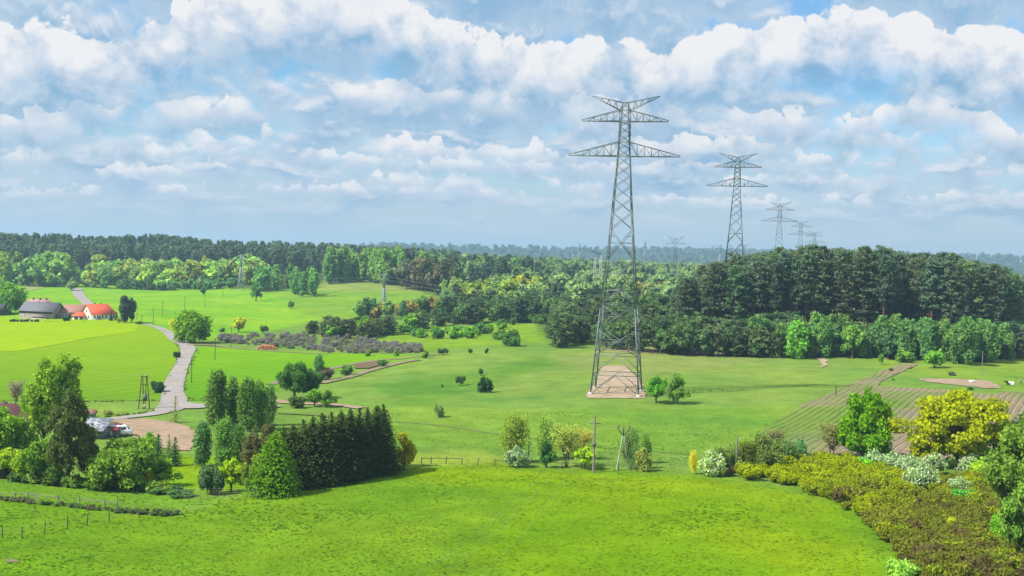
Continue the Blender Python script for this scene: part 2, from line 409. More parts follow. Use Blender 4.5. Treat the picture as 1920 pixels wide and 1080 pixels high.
def blob(b, c, r, n, s, rng, shell=0.5, jit=0.6, k=0, tone=None, asp=0.72, flat=0.0):
    d = rng.normal(size=(n, 3)); d /= np.linalg.norm(d, axis=1)[:, None]
    rr = shell + (1 - shell) * np.sqrt(rng.rand(n))
    p = np.asarray(c) + d * rr[:, None] * np.asarray(r) * (1 + 0.18 * rng.normal(size=(n, 1)))
    nn = d / np.asarray(r) * np.mean(r) + jit * rng.normal(size=(n, 3)); nn[:, 2] += flat
    t = rng.rand(n) if tone is None else np.clip(tone + 0.28 * rng.normal(size=n), 0, 1)
    leaves(b, p, nn, s * (0.5 + 0.95 * rng.rand(n)), rng, asp, k, t)

# ------------------------------------------------------------------ plants: each returns (trunk Buf, crown Buf, height)
def broadleaf(seed, H=10.0, W=8.0, s=0.34, base=0.16, nb=34, br=0.30, dens=1.5, trunk_r=0.035, irregular=0.25, kb='bark', blossom=0.0):
    rng = np.random.RandomState(seed); T, L = Buf(), Buf()
    z0 = H * base; rz = (H - z0) / 2; rx = W / 2; cz = z0 + rz
    d = rng.normal(size=(nb, 3)); d /= np.linalg.norm(d, axis=1)[:, None]; d[:, 2] = d[:, 2] * 0.95 + 0.08
    rad = (0.46 + 0.42 * rng.rand(nb)) * (1 + irregular * rng.normal(size=nb) * 0.5)
    cen = np.array([0, 0, cz]) + d * rad[:, None] * np.array([rx, rx, rz])
    cen[0] = (0, 0, H - br * rz * 0.9)
    for i in range(nb):
        f = br * (0.58 + 0.78 * rng.rand()); r = np.array([rx, rx, rz * 0.85]) * f
        n = int(dens * 4 * math.pi * (r[0] * r[2]) / (s * s * 1.44))
        tone = 0.3 + 0.4 * rng.rand()
        nbl = int(n * blossom)
        blob(L, cen[i], r, n - nbl, s, rng, tone=tone)
        if nbl: blob(L, cen[i], r * 1.05, nbl, s * 0.7, rng, k=1, shell=0.85)
    r0_ = trunk_r * H
    lean = rng.normal(size=2) * 0.02 * H
    tp = [(0, 0, -0.3), (lean[0] * .3, lean[1] * .3, z0 * 0.9 + 0.2), (lean[0], lean[1], cz), (lean[0] * .6, lean[1] * .6, H * 0.86)]
    tube(T, tp, [r0_ * 1.25, r0_ * 0.85, r0_ * 0.5, r0_ * 0.1], 8)
    for i in rng.permutation(nb)[:16]:
        f = 0.35 + 0.5 * rng.rand(); zb = z0 * 0.8 + (cen[i][2] - z0 * 0.8) * 0.35 * f
        p0 = np.array([0, 0, max(0.3, zb)]); p2 = cen[i]; pm = (p0 + p2) / 2 + np.array([0, 0, 0.06 * H])
        tube(T, [p0, pm, p2], [r0_ * 0.42, r0_ * 0.26, r0_ * 0.08], 5)
    return T, L, H
def birch(seed, H=14.0, W=5.0, s=0.30, dens=0.55, base=0.2, nb=46, asp=0.55):
    rng = np.random.RandomState(seed); T, L = Buf(), Buf()
    z0 = base * H
    zz = z0 + (H - z0) * np.linspace(0, 1, nb) ** 0.9
    for z in zz:
        f = (z - z0) / (H - z0); prof = (math.sin(math.pi * min(1, (f * 0.70 + 0.17))) ** 0.7)
        R_ = W / 2 * prof; a = rng.rand() * 6.283; q = R_ * (0.25 + 0.6 * rng.rand())
        r = np.array([0.2, 0.2, 0.26]) * W * (0.75 + 0.6 * rng.rand()); r[2] *= 1.25
        if z + r[2] > H: r *= 0.7
        n = int(dens * 4 * math.pi * r[0] * r[2] / (s * s))
        c = np.array([math.cos(a) * q, math.sin(a) * q, z])
        blob(L, c, r, n, s, rng, shell=0.35, jit=0.9, asp=asp, tone=0.3 + 0.4 * rng.rand())
        if rng.rand() < 0.6: tube(T, [(0, 0, z - 0.14 * H * prof), (c[0] * .6, c[1] * .6, z), c], [0.05, 0.035, 0.012], 4)
    tube(T, [(0, 0, -0.3), (0.08, 0, H * .3), (-0.06, 0.05, H * .65), (0, 0, H * 0.97)], [0.011 * H + .04, 0.009 * H, 0.006 * H, 0.01], 6)
    return T, L, H
def spruce(seed, H=10.0, W=4.6, s=0.26, base=0.03, dens=1.0, step=0.36, full=0.72):
    rng = np.random.RandomState(seed); T, L = Buf(), Buf()
    z = H * base + 0.25; cs, ns, ss = [], [], []
    while z < H * 0.985:
        f = (z - H * base) / (H * (1 - base)); R_ = W / 2 * (1 - f) ** full + 0.08
        nbr = max(4, int(2 * math.pi * R_ / 0.62 * dens)); a0 = rng.rand() * 6.28
        for k in range(nbr):
            a = a0 + 6.283 * k / nbr + rng.normal() * 0.15; Lr = R_ * (0.8 + 0.36 * rng.rand())
            m = max(2, int(Lr / (s * 0.85))); u = np.linspace(0.2, 1, m)
            r = Lr * u; zz = z - 0.22 * r + 0.16 * Lr * u ** 3 + rng.normal(size=m) * 0.06
            c = np.stack([np.cos(a) * r, np.sin(a) * r, zz], 1) + rng.normal(size=(m, 3)) * 0.10
            cs.append(c); n = np.tile([math.cos(a) * 0.45, math.sin(a) * 0.45, 0.9], (m, 1)) + rng.normal(size=(m, 3)) * 0.45
            ns.append(n); ss.append(s * (1.15 - 0.45 * u))
        z += step * (0.8 + 0.4 * rng.rand()) * (0.65 + 0.5 * (1 - f))
    c = np.concatenate(cs); leaves(L, c, np.concatenate(ns), np.concatenate(ss), rng, 0.6)
    tip = np.stack([rng.normal(size=30) * 0.06, rng.normal(size=30) * 0.06, H - rng.rand(30) * 0.8], 1)
    leaves(L, tip, rng.normal(size=(30, 3)), s * 0.5, rng, 0.5)
    tube(T, [(0, 0, -0.3), (0, 0, H * .5), (0, 0, H * .97)], [0.018 * H, 0.011 * H, 0.01], 6)
    return T, L, H
def pine(seed, H=24.0, W=5.6, s=0.55, crown=0.45, dens=0.8):
    rng = np.random.RandomState(seed); T, L = Buf(), Buf()
    lean = rng.normal(size=2) * 0.25
    tx = lambda z: np.array([lean[0] * (z / H) ** 2, lean[1] * (z / H) ** 2, z])
    z = H * crown
    while z < H * 0.99:
        f = (z / H - crown) / (1 - crown); prof = min(1, 0.55 + 0.9 * f) * (1 - f ** 2.3) ** 0.85 + 0.06
        nbr = rng.randint(3, 6); a0 = rng.rand() * 6.28
        for k in range(nbr):
            a = a0 + 6.283 * k / nbr + rng.normal() * 0.3; Lr = W / 2 * prof * (0.55 + 0.6 * rng.rand())
            e = tx(z) + np.array([math.cos(a) * Lr, math.sin(a) * Lr, Lr * (0.12 + 0.4 * f)])
            tube(T, [tx(z), (tx(z) + e) / 2 + [0, 0, 0.1], e], [0.07, 0.05, 0.02], 4)
            for g in ((1.0, 1.0), (0.55, 0.8)) if Lr > 1.2 else ((1.0, 0.9),):
                c = tx(z) * (1 - g[0]) + e * g[0] + rng.normal(size=3) * 0.15
                r = np.array([0.95, 0.95, 0.5]) * g[1] * (0.75 + 0.5 * rng.rand())
                n = max(5, int(dens * 4 * math.pi * r[0] * r[2] / (s * s)))
                blob(L, c + [0, 0, .2], r, n, s, rng, shell=0.3, jit=0.8, asp=0.5, tone=0.25 + 0.5 * rng.rand(), flat=0.3)
        z += (0.9 + 0.7 * rng.rand()) * (1.0 - 0.35 * f)
    for i in range(9):
        z = H * (0.2 + (crown - 0.2) * rng.rand()); a = rng.rand() * 6.28; l = 0.6 + 1.3 * rng.rand()
        tube(T, [tx(z), tx(z) + [math.cos(a) * l, math.sin(a) * l, -0.1]], [0.05, 0.015], 3)
    tube(T, [(0, 0, -0.4), tx(H * .35), tx(H * .7), tx(H * .98)], [0.011 * H, 0.009 * H, 0.006 * H, 0.02], 6)
    return T, L, H
def bush(seed, H=3.0, W=4.0, s=0.22, nb=16, dens=1.1, blossom=0.0, br=0.36, twig=10):
    rng = np.random.RandomState(seed); T, L = Buf(), Buf()
    for i in range(nb):
        a = rng.rand() * 6.28; q = math.sqrt(rng.rand()) * 0.72; f = br * (0.7 + 0.6 * rng.rand())
        z = H * (0.2 + 0.62 * rng.rand() * math.sqrt(max(0.05, 1 - q * q)))
        r = np.array([W / 2, W / 2, H * 0.62]) * f
        c = np.array([math.cos(a) * q * W / 2, math.sin(a) * q * W / 2, max(z, r[2] * 0.55)])
        n = int(dens * 4 * math.pi * r[0] * r[2] / (s * s * 1.3)); nbl = int(n * blossom)
        blob(L, c, r, n - nbl, s, rng, shell=0.4, jit=0.8, tone=0.3 + 0.4 * rng.rand(), asp=0.6)
        if nbl: blob(L, c + [0, 0, 0.04], r * 1.06, nbl, s * 0.75, rng, k=1, shell=0.8, tone=0.5)
    for i in range(twig):
        a = rng.rand() * 6.28; q = 0.7 * rng.rand() * W / 2
        tube(T, [(0.1 * math.cos(a), 0.1 * math.sin(a), -0.1), (q * .5 * math.cos(a), q * .5 * math.sin(a), H * .35), (q * math.cos(a), q * math.sin(a), H * (.55 + .3 * rng.rand()))], [0.05, 0.035, 0.012], 4)
    return T, L, H
def bare(seed, H=6.0, W=4.0, s=0.13, n=120, leafy=3.0):
    rng = np.random.RandomState(seed); T, L = Buf(), Buf(); tips = []
    for i in range(max(3, int(3 + 2 * rng.rand()))):
        a = rng.rand() * 6.28; q = W * 0.12
        tube(T, [(0.12 * math.cos(a), 0.12 * math.sin(a), -0.2), (q * math.cos(a), q * math.sin(a), H * .45), (q * 1.6 * math.cos(a), q * 1.6 * math.sin(a), H * .9)], [0.013 * H, 0.009 * H, 0.015], 5)
    for i in range(n):
        a = rng.rand() * 6.28; z0 = H * (0.2 + 0.55 * rng.rand()); q = W / 2 * math.sqrt(rng.rand())
        p0 = np.array([math.cos(a) * W * .06, math.sin(a) * W * .06, z0]); p2 = np.array([math.cos(a) * q, math.sin(a) * q, min(H, z0 + H * (0.15 + 0.3 * rng.rand()))])
        tube(T, [p0, (p0 + p2) / 2 + rng.normal(size=3) * 0.1, p2], [0.035, 0.022, 0.008], 3); tips.append((p0 + 2 * p2) / 3); tips.append(p2)
    t = np.repeat(np.array(tips), max(1, int(leafy)), 0); t = t + rng.normal(size=t.shape) * W * 0.05
    leaves(L, t, rng.normal(size=t.shape), s, rng, 0.6)
    return T, L, H

KIND = {}                                   # kind -> list of (trunk mesh, crown mesh, joined mesh, height, width arrays)
def define(kind, fn, seeds, bark='bark', **kw):
    out = []
    for sd in seeds:
        T, L, Hh = fn(sd, **kw)
        J = Buf(); tv, tq, tt, tk = T.arrays(); lv, lq, lt, lk = L.arrays()
        J.add(tv, tq, tt, 1); J.add(lv, lq, lt, 0)
        cm = [M['leaf'], M['blossom']] if lk.max() > 0 else [M['leaf']]
        ent = dict(T=T, L=L, H=Hh, bark=bark, cm=cm, J=(lv, lq, lt, tv, tq), me=None, k=kind)
        out.append(ent)
    KIND[kind] = out
def meshes(e):
    if e['me'] is None:
        e['me'] = (e['T'].mesh('trunk', [M[e['bark']]], smooth=True), e['L'].mesh('crown', e['cm']))
    return e['me']
def joined(e):
    if 'jm' not in e:
        J = Buf(); lv, lq, lt, tv, tq = e['J']; J.add(lv, lq, lt, 0); J.add(tv, tq, 0.5, 1)
        e['jm'] = J.mesh(e['k'], [M['leaf'], M[e['bark']]])
    return e['jm']
prng = random.Random(11)
def jcol(c, v=0.10):
    k = 1 + prng.uniform(-v, v); h = prng.uniform(-v, v) * 0.7
    return (c[0] * k * (1 + h), c[1] * k, c[2] * k * (1 - h))
def plant(name, kind, p, height, color, label, cat='tree', group=None, wide=1.0, parts=True, var=None, cv=0.0, rz=None, crown='crown', stem='trunk'):
    """one tree or bush standing at ground point p"""
    es = KIND[kind]; e = es[prng.randrange(len(es)) if var is None else var % len(es)]
    k = height / e['H']; rz = prng.uniform(0, 6.28) if rz is None else rz
    col = jcol(color, cv) if cv else color
    col = tuple(min(.8, q * LK) for q in col)
    if parts:
        o = empty(name, p, label, cat, group, rz); o.scale = (k * wide, k * wide, k)
        a, b_ = meshes(e)
        link(stem, a, o); link(crown, b_, o, color=col)
    else:
        o = link(name, joined(e), loc=p, color=col); o.rotation_euler = (0, 0, rz); o.scale = (k * wide, k * wide, k)
        tag(o, label, cat, group)
    return o
def tree_px(name, kind, px, pbase, ptop, color, label, cat='tree', **kw):
    p = G(px, pbase); d = p[1]; h = (pbase - ptop) * d / F
    return plant(name, kind, p, h, color, label, cat, **kw)
def mass(name, items, label, cat, mats=None):
    """one joined object of many far plants: items = (kind, var, point, height, wide, color)"""
    Vs, Qs, Ts, Cs, n = [], [], [], [], 0
    rng = np.random.RandomState(5)
    for kind, var, p, h, wide, col in items:
        e = KIND[kind][var % len(KIND[kind])]; lv, lq, lt, tv, tq = e['J']
        k = h / e['H']; a = rng.rand() * 6.283; ca, sa = math.cos(a), math.sin(a)
        for v, q, t, cc in ((lv, lq, lt, col), (tv, tq, np.full(len(tq), .4), (0.10 / LK, 0.075 / LK, 0.06 / LK))):
            w = np.stack([(v[:, 0] * ca - v[:, 1] * sa) * k * wide, (v[:, 0] * sa + v[:, 1] * ca) * k * wide, v[:, 2] * k], 1) + p
            Vs.append(w); Qs.append(q + n); n += len(w); Ts.append(t); Cs.append(np.tile(np.array(cc) * LK, (len(q), 1)))
    B = Buf(); B.V, B.Q, B.T, B.K = Vs, Qs, Ts, [np.zeros(sum(map(len, Qs)), int)]
    o = link(name, B.mesh(name, [M['mass']], lcol=np.concatenate(Cs)))
    return tag(o, label, cat, None, 'stuff')
# ------------------------------------------------------------------ ground, fields, roads
def inpoly(x, y, poly):
    c = np.zeros(x.shape, bool); n = len(poly)
    for i in range(n):
        x0, y0 = poly[i]; x1, y1 = poly[(i + 1) % n]
        if y0 == y1: continue
        cr = ((y0 > y) != (y1 > y)) & (x < (x1 - x0) * (y - y0) / (y1 - y0) + x0)
        c ^= cr
    return c
MEADOW = (0.108, 0.184, 0.030)
ZONES = [  # painted in order, outlines in photo pixels, field colours with sun and cloud shade put in
    ([(-900, 300), (2900, 300), (2900, 640), (1900, 655), (1640, 655), (1440, 655), (1240, 645), (1020, 632), (1010, 605), (860, 590), (690, 592), (760, 566), (830, 556), (700, 528), (600, 532), (500, 548), (440, 532), (300, 542), (160, 528), (-900, 520)], (0.040, 0.062, 0.016)),
    ([(-900, 520), (160, 528), (300, 542), (420, 540), (500, 548), (640, 545), (600, 600), (480, 625), (360, 640), (-900, 640)], (0.130, 0.262, 0.012)),
    ([(520, 546), (700, 526), (830, 556), (760, 580), (640, 600), (560, 590)], (0.120, 0.215, 0.018)),
    ([(590, 530), (700, 526), (800, 548), (700, 548), (600, 545)], (0.150, 0.200, 0.040)),
    ([(600, 628), (760, 618), (1000, 604), (1030, 640), (900, 650), (780, 660)], (0.120, 0.205, 0.014)),
    ([(930, 690), (1060, 652), (1420, 664), (1640, 676), (1560, 700), (1300, 700), (1120, 745), (900, 740)], (0.118, 0.182, 0.032)),
    ([(1190, 648), (1400, 658), (1480, 670), (1240, 700), (1110, 700), (1040, 672)], (0.150, 0.190, 0.045)),
    ([(700, 720), (900, 700), (1010, 665), (1040, 680), (900, 730), (760, 770)], (0.080, 0.160, 0.020)),
    ([(1560, 672), (1900, 668), (2200, 668), (2200, 760), (1900, 735), (1700, 700)], (0.125, 0.198, 0.022)),
    ([(700, 760), (1000, 770), (1500, 760), (1400, 850), (900, 850), (720, 830)], (0.104, 0.188, 0.022)),
    ([(900, 842), (700, 855), (760, 872), (960, 870)], (0.160, 0.220, 0.030)),
    ([(-900, 935), (0, 925), (200, 945), (330, 965), (450, 930), (560, 925), (640, 905), (730, 880), (900, 868), (1100, 880), (1290, 888), (1400, 900), (1700, 960), (3000, 960), (3000, 1500), (-900, 1500)], (0.090, 0.172, 0.008)),
    ([(760, 880), (1000, 884), (1290, 896), (1380, 910), (1250, 935), (1000, 925), (800, 905)], (0.124, 0.204, 0.005)),
    ([(1000, 930), (1400, 910), (1580, 950), (1600, 1000), (1660, 1100), (1000, 1100), (880, 1040)], (0.106, 0.190, 0.005)),
    ([(-900, 895), (0, 900), (200, 915), (420, 935), (330, 962), (200, 940), (0, 920)], (0.096, 0.188, 0.014)),
    ([(240, 860), (520, 850), (520, 935), (330, 925)], (0.120, 0.215, 0.005)),
]
def gcolor(x, y, z):
    px, py = proj(x, y, z); out = np.zeros(px.shape + (3,)); rr = np.random.RandomState(3)
    K = 6
    for k in range(K):
        qx = px + rr.normal(size=px.shape) * 9; qy = py + rr.normal(size=px.shape) * 2.2
        c = np.tile(np.array(MEADOW), px.shape + (1,))
        for poly, col in ZONES:
            c[inpoly(qx, qy, poly)] = col
        out += c / K
    f = y > 2300
    out[f] = np.array((0.035, 0.055, 0.020))
    return out

def grass_mat(name, attr='gcol', vary=1.0, rows=None):
    m, b = mat(name)
    o = b.n('ShaderNodeOutputMaterial'); d = b.n('ShaderNodeBsdfDiffuse'); b.nt.links.new(d.outputs[0], o.inputs[0])
    g = b.n('ShaderNodeNewGeometry').outputs['Position']
    base = b.n('ShaderNodeAttribute', attribute_name=attr).outputs['Color']
    n1 = b.noise(g, 0.022, 5.0, 0.6); n2 = b.noise(g, 0.14, 6.0, 0.65); n3 = b.noise(g, 1.6, 4.0, 0.6); n4 = b.noise(g, 0.055, 4.0, 0.6, 0.5)
    hs = b.n('ShaderNodeHueSaturation'); b.put(hs.inputs['Color'], base)
    b.put(hs.inputs['Hue'], b.mr(n1, 0.3, 0.7, 0.5 - 0.018 * vary, 0.5 + 0.018 * vary, False))
    v = b.m('MULTIPLY', b.mr(n2, 0.28, 0.72, 1 - 0.20 * vary, 1 + 0.20 * vary, False), b.mr(n3, 0.25, 0.75, 1 - 0.20 * vary, 1 + 0.20 * vary, False))
    v = b.m('MULTIPLY', v, b.mr(n1, 0.3, 0.7, 1.13 + 0.10 * vary, 1.13 - 0.12 * vary, False))
    b.put(hs.inputs['Value'], v); hs.inputs['Saturation'].default_value = 1.0
    c = b.mix(b.mr(n4, 0.54, 0.70, 0, 0.55 * vary), hs.outputs[0], b.mix(1.0, hs.outputs[0], (0.62, 0.78, 0.9, 1), 'MULTIPLY'))
    c = b.mix(b.mr(n4, 0.44, 0.30, 0, 0.40 * vary), c, b.mix(1.0, c, (1.5, 1.18, 1.0, 1), 'MULTIPLY'))
    if rows:
        w = b.n('ShaderNodeTexWave', wave_type='BANDS', bands_direction='X')
        mp = b.n('ShaderNodeMapping'); b.nt.links.new(g, mp.inputs[0]); mp.inputs['Rotation'].default_value = (0, 0, rows[0])
        b.nt.links.new(mp.outputs[0], w.inputs[0]); w.inputs['Scale'].default_value = rows[1]; w.inputs['Distortion'].default_value = 1.5
        c = b.mix(b.m('MULTIPLY', w.outputs[1], rows[2]), c, b.mix(1.0, c, (0.7, 0.82, 0.8, 1), 'MULTIPLY'))
    b.put(d.inputs[0], c)
    bp = b.n('ShaderNodeBump'); bp.inputs['Strength'].default_value = 0.55; bp.inputs['Distance'].default_value = 0.35
    b.put(bp.inputs['Height'], b.m('ADD', b.m('MULTIPLY', n3, 0.6), n2)); b.nt.links.new(bp.outputs[0], d.inputs['Normal'])
    return m
M['grass'] = grass_mat('meadow_grass')
M['crop'] = grass_mat('sun_toned_crop', vary=0.35, rows=(0.5, 0.055, 0.5))
def soil_mat(name, c1, c2, weed=0.0, wc=(0.09, 0.15, 0.03), sc=0.5):
    m, b = mat(name)
    o = b.n('ShaderNodeOutputMaterial'); d = b.n('ShaderNodeBsdfDiffuse'); b.nt.links.new(d.outputs[0], o.inputs[0])
    g = b.n('ShaderNodeNewGeometry').outputs['Position']
    n1 = b.noise(g, sc, 6.0, 0.65, 0.4); n2 = b.noise(g, sc * 5, 4.0, 0.7); n3 = b.noise(g, sc * 0.6, 4.0, 0.6)
    c = b.mix(b.mr(n1, 0.35, 0.65), (*c1, 1), (*c2, 1))
    c = b.mix(b.mr(n2, 0.3, 0.8, 0, 0.55), c, tuple(q * 0.55 for q in c1) + (1,))
    if weed: c = b.mix(b.m('MULTIPLY', b.mr(n3, 0.48, 0.62), weed), c, (*wc, 1))
    b.put(d.inputs[0], c)
    bp = b.n('ShaderNodeBump'); bp.inputs['Strength'].default_value = 0.7; bp.inputs['Distance'].default_value = 0.25
    b.put(bp.inputs['Height'], n2); b.nt.links.new(bp.outputs[0], d.inputs['Normal'])
    return m
M['gravel'] = soil_mat('pale_gravel', (0.275, 0.250, 0.232), (0.325, 0.298, 0.278), sc=0.25)
M['track'] = soil_mat('sandy_track', (0.26, 0.205, 0.14), (0.20, 0.175, 0.11), 0.55)
M['sand'] = soil_mat('bare_sand', (0.37, 0.265, 0.195), (0.29, 0.205, 0.145), 0.25)
M['pad'] = soil_mat('pylon_soil', (0.42, 0.310, 0.235), (0.33, 0.26, 0.17), 0.35, (0.12, 0.16, 0.04))
M['worn'] = soil_mat('worn_grass', (0.135, 0.185, 0.050), (0.115, 0.180, 0.035), 0.3)
M['plough'] = soil_mat('ploughed_soil', (0.17, 0.115, 0.075), (0.125, 0.095, 0.06), 0.0)

def grid_mesh(name, P, mats, cols=None, attr='gcol', mask=None):
    r, c = P.shape[:2]; me = bpy.data.meshes.new(name)
    q = (np.arange(r - 1)[:, None] * c + np.arange(c - 1)[None])
    q = np.stack([q, q + 1, q + c + 1, q + c], -1).reshape(-1, 4)
    if mask is not None: q = q[mask.ravel()]
    me.vertices.add(r * c); me.vertices.foreach_set('co', P.astype(np.float32).ravel())
    me.loops.add(q.size); me.loops.foreach_set('vertex_index', q.astype(np.int32).ravel())
    me.polygons.add(len(q)); me.polygons.foreach_set('loop_start', np.arange(0, q.size, 4, dtype=np.int32)); me.polygons.foreach_set('loop_total', np.full(len(q), 4, np.int32))
    for m_ in mats: me.materials.append(m_)
    me.polygons.foreach_set('use_smooth', np.ones(len(q), bool))
    if cols is not None:
        a = me.attributes.new(attr, 'FLOAT_COLOR', 'POINT')
        a.data.foreach_set('color', np.concatenate([cols.reshape(-1, 3), np.ones((r * c, 1))], 1).astype(np.float32).ravel())
    me.update(calc_edges=True)
    nrm = np.empty(len(q) * 3, np.float32); me.polygons.foreach_get('normal', nrm)
    if nrm[2::3].mean() < 0: me.flip_normals()
    return me
tag(link('ground', grid_mesh('ground', np.stack([GX, GY, GZ], -1), [M['grass']], gcolor(GX, GY, GZ))), kind='structure')

def interp_pts(pts, t): pts = np.array(pts, float); return np.interp(t, pts[:, 0], pts[:, 1])
def sheet(name, left, right, m, color=None, off=0.10, n=60, cols=50, jit=2.0, seed=0, color2=None):
    """a patch of ground outlined in the photo by its left and right edge [(py, px) ...], laid on the terrain"""
    y0 = max(left[0][0], right[0][0]); y1 = min(left[-1][0], right[-1][0])
    rr = np.random.RandomState(seed); py = np.linspace(y0, y1, n)
    l = interp_pts(left, py) + rr.normal(size=n) * jit; r_ = interp_pts(right, py) + rr.normal(size=n) * jit
    u = np.linspace(0, 1, cols); PX = l[:, None] + (r_ - l)[:, None] * u
    PY = np.broadcast_to(py[:, None], PX.shape).copy()
    PY[0] += np.abs(rr.normal(size=cols)) * jit * 0.4; PY[-1] -= np.abs(rr.normal(size=cols)) * jit * 0.4
    P = G(PX, PY); P[..., 2] += off
    cc = None
    if color is not None:
        cc = np.tile(np.array(color), P.shape[:2] + (1,))
        if color2 is not None:
            f = np.clip((PY - y0) / (y1 - y0), 0, 1)[..., None]; cc = cc * (1 - f) + np.array(color2) * f
    return tag(link(name, grid_mesh(name, P, [M[m]], cc)), kind='structure')
def spline(pts, k=14):
    pts = np.array(pts, float); out = []
    for i in range(len(pts) - 1):
        p0, p1, p2, p3 = pts[max(i - 1, 0)], pts[i], pts[i + 1], pts[min(i + 2, len(pts) - 1)]
        for t in np.linspace(0, 1, k, endpoint=(i == len(pts) - 2)):
            out.append(0.5 * ((2 * p1) + (-p0 + p2) * t + (2 * p0 - 5 * p1 + 4 * p2 - p3) * t * t + (-p0 + 3 * p1 - 3 * p2 + p3) * t ** 3))
    return np.array(out)
def ribbon(name, pts, m, off=0.14, jit=0.12, seed=1, across=6):
    """a road: centre line in photo pixels with widths in metres [(px, py, w) ...]"""
    P = G([p[0] for p in pts], [p[1] for p in pts]); S = spline(np.concatenate([P[:, :2], np.array([[p[2]] for p in pts])], 1))
    d = np.gradient(S[:, :2], axis=0); d /= np.linalg.norm(d, axis=1)[:, None] + 1e-9; nrm = np.stack([-d[:, 1], d[:, 0]], 1)
    rr = np.random.RandomState(seed); u = np.linspace(-0.5, 0.5, across)
    w = S[:, 2] * (1 + rr.normal(size=len(S)) * jit * 0.3)
    XY = S[:, None, :2] + nrm[:, None] * (u[None, :, None] * w[:, None, None])
    Z = Hs(XY[..., 0], XY[..., 1]) + off + 0.05 * (1 - (2 * u) ** 2)[None]
    Q = np.concatenate([XY, Z[..., None]], -1)
    return tag(link(name, grid_mesh(name, Q, [M[m]])), kind='structure')
# fields: sun between cloud shadows is put into the bright left crop colours
sheet('crop_field', [(598, -60), (640, -60), (700, -60), (752, -60)], [(598, 205), (604, 262), (612, 290), (622, 306), (640, 326), (655, 334), (668, 336), (690, 326), (715, 310), (752, 300)], 'crop', (0.165, 0.262, 0.004), 0.08, 110, 90, 0.4, 1, (0.100, 0.190, 0.010))
sheet('crop_field', [(599, -60), (660, -60)], [(599, 200), (606, 262), (622, 255), (634, 170), (646, 110), (660, 30)], 'crop', (0.190, 0.290, 0.003), 0.17, 70, 60, 0.6, 2)
sheet('crop_field', [(652, 372), (668, 362), (690, 358), (712, 350), (735, 348), (752, 352)], [(652, 470), (660, 560), (668, 800), (676, 770), (690, 660), (712, 545), (735, 515), (752, 400)], 'crop', (0.125, 0.255, 0.006), 0.08, 80, 90, 0.5, 3, (0.074, 0.185, 0.008))
sheet('fallow_field', [(531, 48), (540, 40), (548, 44)], [(531, 96), (536, 96), (548, 48)], 'crop', (0.20, 0.24, 0.07), 0.2, 24, 40, 0.3, 4)
# roads
ribbon('road', [(262, 607, 2.46), (292, 613, 3.69), (312, 622, 4.10), (332, 638, 5.33), (352, 652, 4.92), (346, 672, 4.26), (338, 690, 4.26), (330, 710, 4.76), (324, 730, 5.08), (326, 748, 5.74), (322, 764, 6.15), (292, 776, 4.10), (240, 783, 3.28), (180, 790, 2.95), (120, 800, 2.87)], 'gravel', 0.2)
ribbon('road', [(322, 756, 7.0), (352, 763, 6.5), (386, 762, 6.0), (440, 760, 5.0), (520, 765, 4.0)], 'gravel', 0.26)
ribbon('road', [(143, 541, 8.0), (148, 552, 7.0), (156, 562, 6.5), (170, 574, 6.0)], 'gravel', 0.2)
ribbon('dirt_track', [(350, 647, 4), (400, 648, 3.0), (460, 655, 2.4), (560, 662, 2.2), (620, 664, 2.0)], 'track', 0.22)
ribbon('dirt_track', [(505, 722, 3), (560, 706, 2.6), (640, 688, 2.6), (700, 677, 2.8), (760, 672, 3.0), (820, 665, 2.2)], 'track', 0.2)
ribbon('dirt_track', [(600, 720, 3.4), (650, 709, 3.2), (700, 694, 3.2), (745, 682, 3.4), (785, 675, 3.0)], 'track', 0.24)
ribbon('dirt_track', [(510, 752, 5), (560, 757, 4), (620, 759, 3.4), (680, 766, 3)], 'sand', 0.2)
ribbon('dirt_track', [(520, 775, 2.4), (600, 780, 2.2), (680, 790, 1.6)], 'worn', 0.2)
ribbon('grass_track', [(720, 790, 1.2), (840, 800, 1.3), (960, 818, 1.2), (1120, 838, 1.2), (1300, 852, 1.2)], 'worn', 0.06)
# bare ground
sheet('bare_ground', [(786, 190), (792, 215), (800, 235), (815, 240), (830, 268), (846, 325)], [(786, 275), (792, 320), (800, 352), (815, 366), (830, 362), (846, 358)], 'sand', None, 0.15, 40, 50, 2.0, 6)
sheet('bare_ground', [(686, 1128), (700, 1124), (720, 1116), (735, 1103), (748, 1099)], [(686, 1176), (700, 1188), (715, 1204), (735, 1208), (748, 1210)], 'pad', None, 0.12, 40, 50, 1.6, 7)
sheet('bare_ground', [(710, 1724), (716, 1732), (722, 1790), (729, 1850)], [(710, 1760), (714, 1850), (722, 1872), (729, 1876)], 'sand', None, 0.14, 24, 50, 1.6, 8)
sheet('bare_ground', [(654, 1110), (662, 1200), (666, 1400)], [(650, 1180), (658, 1330), (666, 1440)], 'pad', None, 0.15, 14, 70, 2.0, 9)
sheet('bare_ground', [(671, 1526), (676, 1536), (684, 1542), (690, 1534)], [(671, 1544), (676, 1552), (684, 1550), (690, 1540)], 'pad', None, 0.15, 14, 14, 1.5, 10)
sheet('bare_ground', [(678, 704), (684, 664), (692, 664)], [(678, 730), (684, 722), (692, 690)], 'plough', None, 0.3, 16, 24, 0.6, 12)
sheet('bare_ground', [(1048, 8), (1055, 10)], [(1048, 34), (1055, 36)], 'track', None, 0.06, 8, 14, 1.5, 13)

